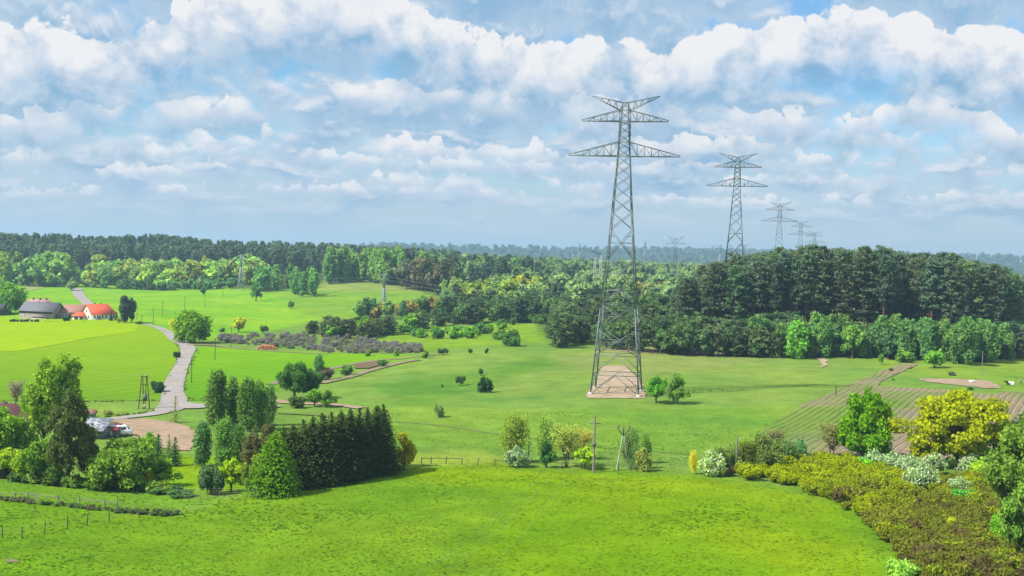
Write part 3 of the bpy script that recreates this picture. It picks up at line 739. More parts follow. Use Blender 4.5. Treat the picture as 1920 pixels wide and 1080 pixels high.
def ploughed(name, poly, p_a, p_b, spacing=1.55, amp=0.21, seed=4):
    """a field of real ridges running from pixel p_a to pixel p_b"""
    A, B_ = G(*p_a), G(*p_b); d = (B_ - A)[:2]; d /= np.linalg.norm(d); n = np.array([d[1], -d[0]])
    W = G([q[0] for q in poly], [q[1] for q in poly])[:, :2] - A[:2]
    s, t = W @ d, W @ n
    S = np.arange(s.min() - 1, s.max() + 1, 1.3); T = np.arange(t.min() - 1, t.max() + 1, spacing / 6)
    rr = np.random.RandomState(seed)
    SS, TT = np.meshgrid(S, T, indexing='ij')
    wob = _pn(SS, TT * 0.2, 30, 21) * 2.2 + _pn(SS, TT * 3, 9, 25) * 0.25
    X = A[0] + SS * d[0] + (TT + wob) * n[0]; Y = A[1] + SS * d[1] + (TT + wob) * n[1]
    base = Hs(X, Y); px, py = proj(X, Y, base)
    qx = px + rr.normal(size=px.shape) * 1.5
    ins = inpoly(qx, py, poly)
    amp_ = amp * (0.75 + 0.9 * (_pn(SS, TT * 1.0, 9, 22) + 0.5))
    ridge = np.maximum(0, np.cos(TT * 2 * math.pi / spacing)) ** 1.0
    Z = base + 0.10 + amp_ * ridge + rr.normal(size=X.shape) * 0.02
    g = np.clip((_pn(X, Y, 22, 23) + _pn(X, Y, 8, 24) * 0.6) * 1.6 + 0.50 + (1600 - px) / 300.0, 0, 1)[..., None]
    soil = np.array((0.225, 0.170, 0.115)); soil2 = np.array((0.125, 0.190, 0.035)); weed = np.array((0.034, 0.072, 0.016))
    c = soil * (1 - g) + soil2 * g
    rw = np.clip(np.cos(TT * 2 * math.pi / spacing + 2.6) * 1.7 - 0.55 + rr.normal(size=X.shape) * 0.25, 0, 1)[..., None]  # weed rows; furrow shade is put into the same dark green
    c = c * (1 - rw * (0.68 + 0.3 * g)) + weed * rw * (0.68 + 0.3 * g)
    return tag(link(name, grid_mesh(name, np.stack([X, Y, Z], -1), [M['soilrow']], c, mask=ins[:-1, :-1])), kind='structure')
M['soilrow'] = grass_mat('row_soil', vary=0.6)
ploughed('ploughed_field', [(1380, 862), (1436, 802), (1500, 762), (1580, 728), (1640, 702), (1690, 683), (1722, 684), (1690, 698), (1650, 716), (1645, 726), (1760, 732), (1860, 742), (1880, 736), (2060, 734), (2060, 800), (1900, 830), (1700, 880), (1500, 880)], (1460, 830), (1700, 690))

# ------------------------------------------------------------------ grass clumps on the near meadow
def tufts():
    rng = np.random.RandomState(8); B = Buf(); cols = []
    N = 60000
    y = 112 + 150 * rng.rand(N) ** 1.25; px = rng.uniform(-120, 2040, N); x = (px - 960) / F * y
    keep = (_pn(x, y, 5.0, 31) + _pn(x, y, 1.7, 32)) > -0.7 * rng.rand(N)
    x, y = x[keep], y[keep]; z = Hs(x, y); qx, qy = proj(x, y, z)
    k2 = ~inpoly(qx, qy, [(1380, 862), (1436, 802), (1500, 762), (1690, 683), (2100, 700), (2100, 900), (1500, 890)]) & (qy > 770) & ~inpoly(qx, qy, [(180, 760), (400, 745), (400, 850), (180, 850)]) & ~inpoly(qx, qy, [(1080, 670), (1230, 670), (1230, 752), (1080, 752)])
    x, y, z = x[k2], y[k2], z[k2]; n = len(x)
    big = (_pn(x, y, 26, 33) * 0.8 + _pn(x, y, 9, 34)); hgt = (0.03 + 0.04 * rng.rand(n)) * (1 + 1.0 * np.clip(big, 0, 1))
    g = gcolor(x, y, z) * 1.08 * (0.88 + 0.30 * rng.rand(n))[:, None]
    g[:, 0] *= 1 + 0.3 * (rng.rand(n) - 0.5) - 0.3 * np.clip(big, 0, 1)
    c = np.stack([x, y, z + hgt * 0.5], 1)
    a = rng.rand(n) * 6.283; w = hgt * (2.0 + 2.5 * rng.rand(n)); ca, sa = np.cos(a), np.sin(a)
    sg = np.where(rng.rand(n) < .5, -1.0, 1.0); lx, ly = -sa * sg * hgt * 3.6, ca * sg * hgt * 3.6      # blades lie over, so their faces look up
    v = np.stack([np.stack([x - ca * w * .5, y - sa * w * .5, z - 0.02], 1), np.stack([x + ca * w * .5, y + sa * w * .5, z - 0.02], 1),
                  np.stack([x + ca * w * .75 + lx, y + sa * w * .75 + ly, z + hgt * (0.7 + .5 * rng.rand(n))], 1),
                  np.stack([x - ca * w * .6 + lx, y - sa * w * .6 + ly, z + hgt], 1)], 1)
    B.add(v.reshape(-1, 3), np.arange(4 * n).reshape(n, 4), rng.rand(n))
    tag(link('grass_clumps', B.mesh('grass_clumps', [M['tuft']], lcol=g)), 'clumps of longer grass scattered over the near meadow', None, None, 'stuff')
tufts()
# ------------------------------------------------------------------ lattice pylons
def lattice_pylon_meshes(m, th=1.0):
    """big double-circuit suspension pylon, 70 m: dict of part -> list of meshes"""
    hw = lambda h: np.interp(h, [0, 20, 32, 43, 55.9, 66.7, 68.5], [5.6, 4.05, 3.1, 2.25, 1.42, 1.25, 0.62])
    cor = [(-1, -1), (1, -1), (1, 1), (-1, 1)]
    P = lambda c, h: np.array([c[0] * hw(h), c[1] * hw(h), h])
    legs = []
    for c in cor:
        b = Buf()
        for h0, h1, r in ((0.0, 20, .19), (20, 43, .16), (43, 55.9, .13), (55.9, 68.5, .11)):
            strut(b, P(c, h0), P(c, h1), r * th)
        legs.append(b.mesh('leg', [m]))
    br = Buf(); w = 0.085 * th
    faces = [(cor[i], cor[(i + 1) % 4]) for i in range(4)]
    for h0, h1 in ((0.0, 4.4), (4.4, 9.0), (21.0, 24.2)):                 # K panels
        for a, c in faces:
            mid = (P(a, h1) + P(c, h1)) / 2
            strut(br, P(a, h0), mid, w * 1.25); strut(br, P(c, h0), mid, w * 1.25); strut(br, P(a, h1), P(c, h1), w * 1.25)
            for e in (a, c):
                q = (P(e, h0) + mid) / 2; strut(br, q, P(e, (h0 + h1) / 2), w * .7)
    for h0, h1 in ((9.0, 15.0), (15.0, 21.0), (24.2, 31.6), (31.6, 38.6)):     # tall crossed panels with a mid horizontal
        for a, c in faces:
            strut(br, P(a, h0), P(c, h1), w * 1.15); strut(br, P(c, h0), P(a, h1), w * 1.15)
            t = hw(h0) / (hw(h0) + hw(h1)); hm = h0 + (h1 - h0) * t
            strut(br, P(a, hm), P(c, hm), w)
            for e, f in ((a, c), (c, a)):
                for z0, s_ in ((h0, 0.5), (h1, 0.5)):
                    q = P(e, z0) * 0.5 + 0.5 * (P(e, hm) + P(f, hm)) / 2
                    strut(br, q, P(e, z0 * .5 + hm * .5), w * .6)
    hs = [38.6, 42.6, 45.9, 48.8, 51.3, 53.6, 55.9, 57.6, 59.2, 61.1, 63.0, 64.3, 66.7]
    for h0, h1 in zip(hs[:-1], hs[1:]):
        for a, c in faces:
            strut(br, P(a, h0), P(c, h1), w * .9); strut(br, P(c, h0), P(a, h1), w * .9)
    for h in (9.0, 21.0, 55.9, 59.2, 64.1, 66.7, 68.5):
        for a, c in faces: strut(br, P(a, h), P(c, h), w)
    for a, c in faces: strut(br, P(a, 66.7), P(c, 68.5), w * .8); strut(br, P(c, 66.7), P(a, 68.5), w * .8)
    def arm(s, L, hb, ht, n):
        b = Buf(); tip = np.array([s * L, 0, hb]); b0, t0 = hw(hb), hw(ht)
        bot = [np.array([s * b0, y * b0, hb]) for y in (-1, 1)]; top = [np.array([s * t0, y * t0, ht]) for y in (-1, 1)]
        for i in (0, 1):
            strut(b, bot[i], tip, .12 * th); strut(b, top[i], tip + [0, 0, .25], .10 * th)
            for k in range(1, n + 1):
                u = k / (n + 1.0); u0 = (k - 1) / (n + 1.0)
                pb, pt = bot[i] * (1 - u) + tip * u, top[i] * (1 - u) + tip * u
                strut(b, pb, pt, .06 * th)
                strut(b, bot[i] * (1 - u0) + tip * u0 if k % 2 == 0 else top[i] * (1 - u0) + tip * u0, pt if k % 2 == 0 else pb, .055 * th)
        for k in range(0, n + 1):
            u = k / (n + 1.0); u1 = min(1, (k + 1) / (n + 1.0))
            strut(b, bot[0] * (1 - u) + tip * u, bot[1] * (1 - u) + tip * u, .055 * th)
            strut(b, bot[k % 2] * (1 - u) + tip * u, bot[1 - k % 2] * (1 - u1) + tip * u1, .05 * th)
        return b.mesh('crossarm', [m])
    def horn(s):
        b = Buf(); tip = np.array([s * 8.15, 0, 70.1])
        lo = [np.array([s * 1.25, y * 1.25, 66.7]) for y in (-1, 1)]; hi = [np.array([s * .62, y * .62, 68.5]) for y in (-1, 1)]
        for i in (0, 1):
            strut(b, lo[i], tip, .09 * th); strut(b, hi[i], tip, .09 * th)
            for k in range(1, 4):
                u = k / 4.5; v = (k - .6) / 4.5
                strut(b, lo[i] * (1 - u) + tip * u, hi[i] * (1 - u) + tip * u, .05 * th); strut(b, lo[i] * (1 - v) + tip * v, hi[i] * (1 - u) + tip * u, .045 * th)
        return b.mesh('earth_wire_arm', [m])
    feet = []
    for c in cor:
        b = Buf(); p = P(c, 0); box(b, p[0] - .5, p[0] + .5, p[1] - .5, p[1] + .5, -1.2, 0.35)
        feet.append(b.mesh('footing', [M['concrete']]))
    return dict(leg=legs, bracing=[br.mesh('bracing', [m])], crossarm=[arm(s, 13.2, 55.9, 59.2, 6) for s in (-1, 1)] + [arm(s, 10.25, 64.1, 66.7, 5) for s in (-1, 1)],
                earth_wire_arm=[horn(-1), horn(1)], footing=feet)
def put_pylon(parts, name, loc, rz, label, scale=1.0, group=None, cat='pylon'):
    o = empty(name, loc, label, cat, group, rz); o.scale = (scale,) * 3
    for n_, ms in parts.items():
        for me in ms: link(n_, me, o)
    return o
def joined_parts(parts, name):
    import itertools
    vs, qs, n = [], [], 0
    for ms in parts.values():
        for me in ms:
            v = np.empty(len(me.vertices) * 3, np.float32); me.vertices.foreach_get('co', v)
            q = np.empty(len(me.polygons) * 4, np.int32); me.loops.foreach_get('vertex_index', q)
            vs.append(v.reshape(-1, 3)); qs.append(q.reshape(-1, 4) + n); n += len(v) // 3
    b = Buf(); b.add(np.concatenate(vs), np.concatenate(qs)); return b
BIG = lattice_pylon_meshes(M['steel'], 0.74)
FARP = lattice_pylon_meshes(M['steel'], .95)
PX0 = G(1156, 735.5)
put_pylon(BIG, 'lattice_pylon', PX0, R(-10), 'tallest and nearest dark steel lattice pylon, standing on bare sandy soil in the meadow', 70.0 / 70.1)
def far_pylon(px, top, armw, label, rz, group=None, parts=True):
    d = 292.0 * 206.0 / armw; v = ray(px, top); z = CZ + v[2] / v[1] * d
    x = v[0] / v[1] * d; h = 70.0 * 1.0; zb = z - h
    # lean of the picture: foot column differs a little from the top column, the mast itself is plumb
    return put_pylon(FARP, 'lattice_pylon', (x, d, zb), rz, label, 1.0, group)
far_pylon(1384, 288, 112, 'second steel lattice pylon of the row, rising behind the left end of the pine wood', R(-12))
far_pylon(1463, 379, 66, 'third lattice pylon of the receding row, its foot hidden by the pine tops', R(-12))
far_pylon(1502, 414, 48, 'fourth lattice pylon of the receding row, just right of the third and lower', R(-12))
far_pylon(1528, 434, 38, 'last and smallest of the lattice pylons in the receding row above the pines', R(-12))

def slim_pylon(m, H=32.0, w0=2.2, w1=0.55, hw_frac=0.55, arms=((0.72, 3.4), (0.84, 4.2), (0.95, 3.2)), th=1.0, horn=0.0, flat=False):
    cor = [(-1, -1), (1, -1), (1, 1), (-1, 1)]
    hw = lambda h: np.interp(h, [0, H * hw_frac, H], [w0, w1, w1 * .8])
    P = lambda c, h: np.array([c[0] * hw(h), c[1] * hw(h), h])
    legs = []
    for c in cor:
        b = Buf(); strut(b, P(c, -.6), P(c, H * hw_frac), .10 * th); strut(b, P(c, H * hw_frac), P(c, H * .97), .08 * th); legs.append(b.mesh('leg', [m]))
    br = Buf(); h = 0.0
    while h < H * .95:
        h1 = min(H * .97, h + max(1.2, 1.9 * hw(h)))
        for i in range(4):
            a, c = cor[i], cor[(i + 1) % 4]; strut(br, P(a, h), P(c, h1), .055 * th); strut(br, P(c, h), P(a, h1), .055 * th)
        h = h1
    out = dict(leg=legs, bracing=[br.mesh('bracing', [m])], crossarm=[])
    for f, L in arms:
        for s in (-1, 1):
            b = Buf(); tip = np.array([s * L, 0, H * f]); w = hw(H * f)
            for y in (-1, 1):
                strut(b, (s * w, y * w, H * f), tip, .07 * th); strut(b, (s * w, y * w, H * f + 0.09 * L + .5), tip, .06 * th)
            for u in (.25, .5, .75): strut(b, (s * (w + (L - w) * u), 0, H * f), (s * (w + (L - w) * u), 0, H * f + (1 - u) * (0.09 * L + .5)), .045 * th)
            out['crossarm'].append(b.mesh('crossarm', [m]))
    if horn:
        out['earth_wire_arm'] = []
        for s in (-1, 1):
            b = Buf(); w = hw(H * .9)
            strut(b, (s * w, 0, H * .88), (s * horn, 0, H * 1.0), .08 * th); strut(b, (s * w * .3, 0, H * .94), (s * horn, 0, H * 1.0), .07 * th)
            for u in (.3, .6): strut(b, np.array((s * w, 0, H * .88)) * (1 - u) + np.array((s * horn, 0, H)) * u, np.array((s * w * .3, 0, H * .94)) * (1 - u) + np.array((s * horn, 0, H)) * u, .05 * th)
            out['earth_wire_arm'].append(b.mesh('earth_wire_arm', [m]))
    return out
WHITE = slim_pylon(M['paint'], 28.0, 2.3, .5, .62, ((.70, 3.4), (.82, 2.9), (.93, 2.3)), 1.7)
p719 = G(719, 586); p451 = G(451, 541)
put_pylon(WHITE, 'lattice_mast', p719, R(35), 'slim pale lattice mast carrying wires, rising from the scrub at the meadow edge', 75 * p719[1] / F / 28)
put_pylon(WHITE, 'lattice_mast', p451, R(35), 'slim pale lattice mast before the bright deciduous trees beyond the left field', 66 * p451[1] / F / 28)
YP = slim_pylon(M['steel'], 46.0, 3.4, 1.1, .5, ((.87, 7.4),), 1.5, horn=6.2)
def high(parts, name, px, top, d, H, label, rz, sc=1.0, group=None):
    v = ray(px, top); return put_pylon(parts, name, (v[0] / v[1] * d, d, CZ + v[2] / v[1] * d - H * sc), rz, label, sc, group)
high(YP, 'lattice_pylon', 1267, 442, 900, 46, 'pylon with a wide forked top standing in the mid-distance woods right of the big pylon', R(-8))
high(YP, 'lattice_pylon', 1396, 457, 1500, 46, 'small forked pylon seen just behind the shaft of the second pylon', R(-8))
high(YP, 'lattice_pylon', 1337, 459, 1900, 46, 'faint forked pylon on the horizon, leftmost of the tiny pair beside the second pylon', R(-8))
for px, top, d, lb in ((1351, 457, 2000, 'faint lattice mast on the horizon, right of the tiny forked pylon'), (1210, 450, 2300, 'thin distant mast on the horizon between the big pylon and the forked one'),
                       (1087, 455, 2400, 'taller of the faint masts on the horizon left of the big pylon'), (1075, 461, 2700, 'shorter faint mast on the horizon left of the big pylon'), (990, 464, 3000, 'tiny faint mast above the far woods near the middle'), (953, 467, 3300, 'tiniest faint mast on the horizon, farthest left of the distant masts')):
    high(WHITE, 'lattice_mast', px, top, d, 28, lb, R(30), 1.5)
# gantry with two latticed columns, half hidden behind the big pylon
def gantry():
    d = 720.0; v = ray(1116, 474); top = CZ + v[2] / v[1] * d; x0 = v[0] / v[1] * d
    o = empty('lattice_gantry', (x0, d, top - 26), 'pale twin-column lattice gantry with a slanting beam, in the woods left of the big pylon', 'pylon', None)
    for sx in (0.0, 3.5):
        b = Buf()
        for c in ((-.5, -.5), (.5, -.5), (.5, .5), (-.5, .5)): strut(b, (sx + c[0], c[1], 0), (sx + c[0], c[1], 25), .12)
        for k in range(16):
            z = k * 1.55; s = 1 if k % 2 else -1
            for y in (-.5, .5): strut(b, (sx - s * .5, y, z), (sx + s * .5, y, z + 1.55), .09)
        link('column', b.mesh('column', [M['paint']]), o)
    b = Buf(); p, q = np.array((-7.4, -3, 28.3)), np.array((4.4, 1, 25.0))
    for y in (-.4, .4):
        for z in (-.4, .4): strut(b, p + [0, y, z * .3], q + [0, y, z], .10)
    for u in np.linspace(0, .95, 12): strut(b, p * (1 - u) + q * u + [0, .4, -.3], p * (1 - u - .05) + q * (u + .05) + [0, -.4, .3], .07)
    link('beam', b.mesh('beam', [M['steel']]), o)
    return np.array((x0, d, top))
gt = gantry()
def wire(name, p, q, sag, label, r=0.05, group=None, n=28, m='wire', parent=None):
    u = np.linspace(0, 1, n)[:, None]; pts = np.asarray(p) * (1 - u) + np.asarray(q) * u; pts[:, 2] -= 4 * sag * (u * (1 - u))[:, 0]
    b = Buf(); tube(b, pts, r, 4); return tag(link(name, b.mesh(name, [M[m]], smooth=True), parent), label, 'wire', group)
k7 = 75 * p719[1] / F / 28; k4 = 66 * p451[1] / F / 28
for f, off in ((.93, 0), (.82, 2.4), (.70, 3.0)):
    a = p719 + [off * k7 * .8, 0, 28 * f * k7]; c = p451 + [off * k4 * .8, 0, 28 * f * k4]
    e = at(1300, 560) + [0, 0, 16 + 14 * (f - .8)]
    lv = {.93: 'top', .82: 'middle', .70: 'lowest'}[f]
    wire('overhead_wire', c, a, 7, f'{lv} pale wire sagging between the two slim masts over the left meadow', .03, 'wires of the slim masts')
    wire('overhead_wire', a, e, 8, f'{lv} pale wire running right from the slim mast past the woods', .03, 'wires of the slim masts')

# ------------------------------------------------------------------ wooden poles
def pole_px(px, base, top, label, kind='plain', m='wood', r=0.13, lean=0.0, rz=0.0):
    p = G(px, base); h = (base - top) * p[1] / F
    o = empty('utility_pole', p, label, 'utility pole', None, rz)
    b = Buf(); tube(b, [(0, 0, -.8), (lean * .5, 0, h * .5), (lean, 0, h)], [r * 1.2, r, r * .75], 8); link('shaft', b.mesh('shaft', [M[m]], smooth=True), o)
    if kind in ('arm', 'box'):
        b = Buf(); box(b, lean - .9, lean + .9, -.06, .06, h * .865, h * .865 + .12); link('crossarm', b.mesh('crossarm', [M['dsteel']]), o)
        for s in (-.8, 0, .8):
            b = Buf(); tube(b, [(lean + s, 0, h * .865 + .10), (lean + s, 0, h * .865 + .34)], [.06, .04], 6); link('insulator', b.mesh('insulator', [M['concrete']]), o)
    if kind == 'box':
        b = Buf(); box(b, -.28, .28, -.34, .1, h * .47, h * .53); link('junction_box', b.mesh('junction_box', [M['dsteel']]), o)
    if kind == 'small':
        for s in (-.25, .25):
            b = Buf(); box(b, lean + s - .16, lean + s + .16, -.05, .05, h - .5 + s * .6, h - .38 + s * .6); link('insulator', b.mesh('insulator', [M['dsteel']]), o)
    return p, h
pm, hm = pole_px(1112.5, 886, 779, 'tall grey wooden pole with a crossarm and a dark box, beside the meadow fence', 'box', r=.16)
pole_px(991, 866, 815, 'short grey pole between the blossoming shrub and the dark little tree', 'plain', r=.11)
pole_px(1380, 886, 817, 'bare grey pole at the left end of the yellow scrub', 'plain', r=.14)
pole_px(1567, 743, 722, 'dark pole on the green side of the ploughed rows', 'small', 'dwood', .12)
pole_px(1841, 705, 658, 'thin grey pole standing in grass by the wood on the right', 'plain', r=.10)
for px, bs, tp, lb in ((257, 599, 571, 'thin pole just right of the twin dark poplars'), (266, 604, 590, 'short thin pole right of the poplars, lowest of the field poles'), (287, 609, 577, 'thin pole where the road leaves the farm'), (304, 594, 566, 'thin pole alone in the green field above the road bend'),
                       (329, 590, 583, 'tiny pole stub left of the big roadside tree'), (346, 579, 556, 'thin pole in the green field above the big roadside tree'), (384, 578, 553, 'thin pole far up the green field under a round bush'), (418, 558, 538, 'faintest thin pole high in the field near the pale mast'),
                       (403, 676, 633, 'thin dark pole at the edge of the middle field'), (433, 652, 612, 'thin dark pole before the purple scrub'), (359, 718, 671, 'dark pole right beside the gravel road'), (430, 790, 736, 'white slim pole among the birches')):
    pole_px(px, bs, tp, lb, 'small' if tp < 640 else 'plain', 'wood' if px == 430 else 'dwood', .10)
# A-legged pole with a V head
def v_pole():
    p = G(1167, 881); h = 84 * p[1] / F; o = empty('v_head_pole', p, 'two-legged grey pole with a dark V-shaped head among the birches by the fence', 'utility pole')
    for s in (-1, 1):
        b = Buf(); tube(b, [(s * .98, 0, -.6), (s * .12, 0, h * .79)], [.12, .09], 7); link('leg', b.mesh('leg', [M['concrete']], smooth=True), o)
        b = Buf(); strut(b, (s * .05, 0, h * .76), (s * 1.05, 0, h * .965), .075); link('head_arm', b.mesh('head_arm', [M['dwood']]), o)
        b = Buf(); strut(b, (s * 1.1, 0, h * .97), (s * .62, 0, h * .985), .06); link('insulator', b.mesh('insulator', [M['dsteel']]), o)
    b = Buf(); strut(b, (-.62, 0, h * .42), (.62, 0, h * .42), .06); link('brace', b.mesh('brace', [M['dwood']]), o)
    b = Buf(); strut(b, (0, 0, h * .78), (0, 0, h * .97), .10); link('centre_post', b.mesh('centre_post', [M['dwood']]), o)
    return p, h
pv, hv = v_pole()
# four-legged transformer stand
def transformer():
    p = G(271, 767); k = p[1] / F; h = 63 * k; o = empty('transformer_stand', p, 'dark wooden transformer stand on splayed legs in the field beside the road fork', 'transformer')
    for x0, x1 in ((-1.25, -.72), (-.32, -.5), (-.05, .28), (1.05, .42)):
        b = Buf(); tube(b, [(x0 * 1.0, 0.35 * (1 if x0 > -.5 else -1), -.5), (x1 * 1.0, 0, h)], [.12, .09], 7); link('leg', b.mesh('leg', [M['dwood']], smooth=True), o)
    for z, a in ((h * .96, .85), (h * .72, .8)):
        b = Buf(); box(b, -a, a * .7, -.09, .09, z, z + .16); link('crossarm', b.mesh('crossarm', [M['dwood']]), o)
    b = Buf(); box(b, -.35, .45, -.45, .4, h * .26, h * .44); link('transformer_tank', b.mesh('transformer_tank', [M['dsteel']]), o)
    b = Buf(); box(b, -.1, .32, -.55, -.2, h * .05, h * .15); link('cabinet', b.mesh('cabinet', [M['concrete']]), o)
    for s in (-.6, -.2, .2):
        b = Buf(); tube(b, [(s, 0, h * .97), (s, 0, h * 1.06)], [.06, .04], 6); link('insulator', b.mesh('insulator', [M['concrete']]), o)
    return p, h
pt, ht = transformer()
# local wires over the meadow
e0 = at(780, 108.0) + [0, 0, 3.0]
for dx, lb in ((-.8, 'left'), (0.0, 'middle'), (.8, 'right')):
    a = pm + [dx, 0, hm * .88]; q = e0 + [dx * 3 + (1.6 if dx > 0 else 0), -6, 0.2]
    wire('overhead_wire', a, q, 1.6, f'{lb} thin wire slanting from the tall meadow pole down across the near grass', 0.010, 'wires from the tall meadow pole')
    wire('overhead_wire', pm + [dx, 0, hm * .87], pv + [dx, 0, hv * .98], .35, f'{lb} short wire from the tall meadow pole to the V-headed pole', 0.012, 'wires to the V-headed pole')
wire('overhead_wire', pt + [0, 0, ht], at(-40, 300) + [0, 0, 9], 1.2, 'thin wire from the transformer stand over the left field', .012)

# ------------------------------------------------------------------ farm
def hip(b, x0, x1, y0, y1, z, hgt, inset=0.0, over=0.35, k=0, thick=0.18):
    """roof with the ridge along x; inset > 0 hips the ends"""
    ym = (y0 + y1) / 2; A = [(x0 - over, y0 - over, z), (x1 + over, y0 - over, z), (x1 + over, y1 + over, z), (x0 - over, y1 + over, z)]
    i0, i1 = (inset if not isinstance(inset, tuple) else inset[0]), (inset if not isinstance(inset, tuple) else inset[1])
    r = [(x0 - over + i0, ym, z + hgt), (x1 + over - i1, ym, z + hgt)]
    v = A + r + [(p[0], p[1], p[2] - thick) for p in A + r]
    q = [(0, 1, 5, 4), (2, 3, 4, 5), (6, 10, 11, 7), (8, 11, 10, 9), (0, 6, 7, 1), (2, 8, 9, 3)]
    q += [(1, 2, 5, 5), (7, 11, 8, 8), (1, 7, 8, 2)] if i1 > 0 else [(1, 7, 11, 5), (5, 11, 8, 2)]
    q += [(3, 0, 4, 4), (9, 10, 6, 6), (3, 9, 6, 0)] if i0 > 0 else [(0, 4, 10, 6), (4, 3, 9, 10)]
    b.add(v, q, .5, k)
def tile_mat(name, c, sc=7.0):
    m, b = mat(name); o = b.n('ShaderNodeOutputMaterial'); p = b.n('ShaderNodeBsdfPrincipled'); b.nt.links.new(p.outputs[0], o.inputs[0]); p.inputs['Roughness'].default_value = .75
    tc = b.n('ShaderNodeTexCoord'); w = b.n('ShaderNodeTexWave', wave_type='BANDS', bands_direction='X'); b.nt.links.new(tc.outputs['Object'], w.inputs[0]); w.inputs['Scale'].default_value = sc * .45
    nz = b.noise(tc.outputs['Object'], 1.3, 5.0, .65)
    c1 = b.mix(nz, tuple(q * .68 for q in c) + (1,), tuple(q * 1.28 for q in c) + (1,)); b.put(p.inputs['Base Color'], b.mix(b.m('MULTIPLY', w.outputs[1], .25), c1, tuple(q * .5 for q in c) + (1,)))
    return m
def wall_mat(name, c, dirt=.35):
    m, b = mat(name); o = b.n('ShaderNodeOutputMaterial'); p = b.n('ShaderNodeBsdfPrincipled'); b.nt.links.new(p.outputs[0], o.inputs[0]); p.inputs['Roughness'].default_value = .9
    tc = b.n('ShaderNodeTexCoord'); br = b.n('ShaderNodeTexBrick'); b.nt.links.new(tc.outputs['Object'], br.inputs[0]); br.inputs['Scale'].default_value = 2.2
    br.inputs['Color1'].default_value = (*c, 1); br.inputs['Color2'].default_value = tuple(q * .82 for q in c) + (1,); br.inputs['Mortar'].default_value = tuple(min(1, q * 1.15) for q in c) + (1,)
    nz = b.noise(tc.outputs['Object'], .9, 5.0, .6); b.put(p.inputs['Base Color'], b.mix(b.mr(nz, .4, .7, 0, dirt), br.outputs[0], tuple(q * .55 for q in c) + (1,)))
    return m
M['red_tile'] = tile_mat('red_tile', (0.58, 0.085, 0.032)); M['brown_tile'] = tile_mat('brown_tile', (0.30, 0.150, 0.115)); M['pink_tile'] = tile_mat('faded_pink_tile', (0.36, 0.20, 0.19))
M['slate'] = tile_mat('grey_slate', (0.125, 0.125, 0.145)); M['maroon'] = tile_mat('maroon_sheet', (0.120, 0.036, 0.042), 5)
M['brick'] = wall_mat('grey_block', (0.27, 0.225, 0.205)); M['render'] = principled('white_render', (0.66, 0.65, 0.60), .9, var=.12, scale=1.5); M['greyrender'] = principled('grey_render', (0.40, 0.38, 0.36), .9, var=.2, scale=1.2)
M['glass'] = principled('dark_glass', (0.03, 0.04, 0.05), .1, spec=.6); M['frame'] = principled('white_frame', (0.7, 0.7, 0.68), .5)
M['greenpaint'] = principled('green_paint', (0.07, 0.24, 0.15), .7, var=.25, scale=2); M['yellow'] = principled('yellow_render', (0.55, 0.42, 0.16), .8, var=.2)
def gable_block(b, x0, x1, y0, y1, z0, z1, hr, i0=0.0, i1=0.0):
    ym = (y0 + y1) / 2
    v = [(x0, y0, z0), (x1, y0, z0), (x1, y1, z0), (x0, y1, z0), (x0, y0, z1), (x1, y0, z1), (x1, y1, z1), (x0, y1, z1), (x0 + i0, ym, z1 + hr), (x1 - i1, ym, z1 + hr)]
    b.add(v, [(0, 1, 5, 4), (1, 2, 6, 5), (2, 3, 7, 6), (3, 0, 4, 7), (5, 6, 9, 9), (7, 4, 8, 8)])
def opening(o, x, y, z, w, h, ax, name='window', glass='glass', fm='frame', depth=.05):
    """a window or door set proud of a wall; ax 'y' faces -y, 'x' faces +x, '-x' faces -x"""
    def fr(b, x0, x1, z0, z1, dd):
        if ax == 'y': box(b, x + x0, x + x1, y - dd, y + .03, z + z0, z + z1)
        elif ax == 'x': box(b, x - .03, x + dd, y + x0, y + x1, z + z0, z + z1)
        else: box(b, x - dd, x + .03, y + x0, y + x1, z + z0, z + z1)
    b = Buf(); t = .09
    for q in ((-w / 2 - t, -w / 2, -t, h + t), (w / 2, w / 2 + t, -t, h + t), (-w / 2, w / 2, -t, 0), (-w / 2, w / 2, h, h + t)): fr(b, *q, depth + .03)
    wo = link(name, b.mesh(name, [M[fm]]), o)
    b = Buf(); fr(b, -w / 2, w / 2, 0, h, depth * .6)
    link('pane' if glass == 'glass' else 'panel', b.mesh('pane', [M[glass]]), wo)
    return wo
SC = 0.9
def building(name, p, rz, dims, wall, roof, label, hr, cat='house', inset=0.0, over=.4, hwall=3.0, gable=True):
    o = empty(name, p, label, cat, None, rz); x0, x1, y0, y1 = dims; o.scale = (SC,) * 3
    b = Buf(); ins = inset if isinstance(inset, tuple) else (inset, inset)
    b = Buf(); (gable_block(b, x0, x1, y0, y1, -.8, hwall, hr * .93, *ins) if gable else box(b, x0, x1, y0, y1, -.8, hwall))
    link('wall', b.mesh('wall', [M[wall]]), o)
    b = Buf(); hip(b, x0, x1, y0, y1, hwall - hr * over / ((y1 - y0) / 2 + over) + .16 + .1, hr * (1 + over / ((y1 - y0) / 2)), inset, over)
    r = link('roof', b.mesh('roof', [M[roof]]), o)
    return o, r
def chimney(r, x, y, z0, z1, w=.3, m='dwood'):
    b = Buf(); box(b, x - w, x + w, y - w, y + w, z0, z1); link('chimney', b.mesh('chimney', [M[m]]), r)
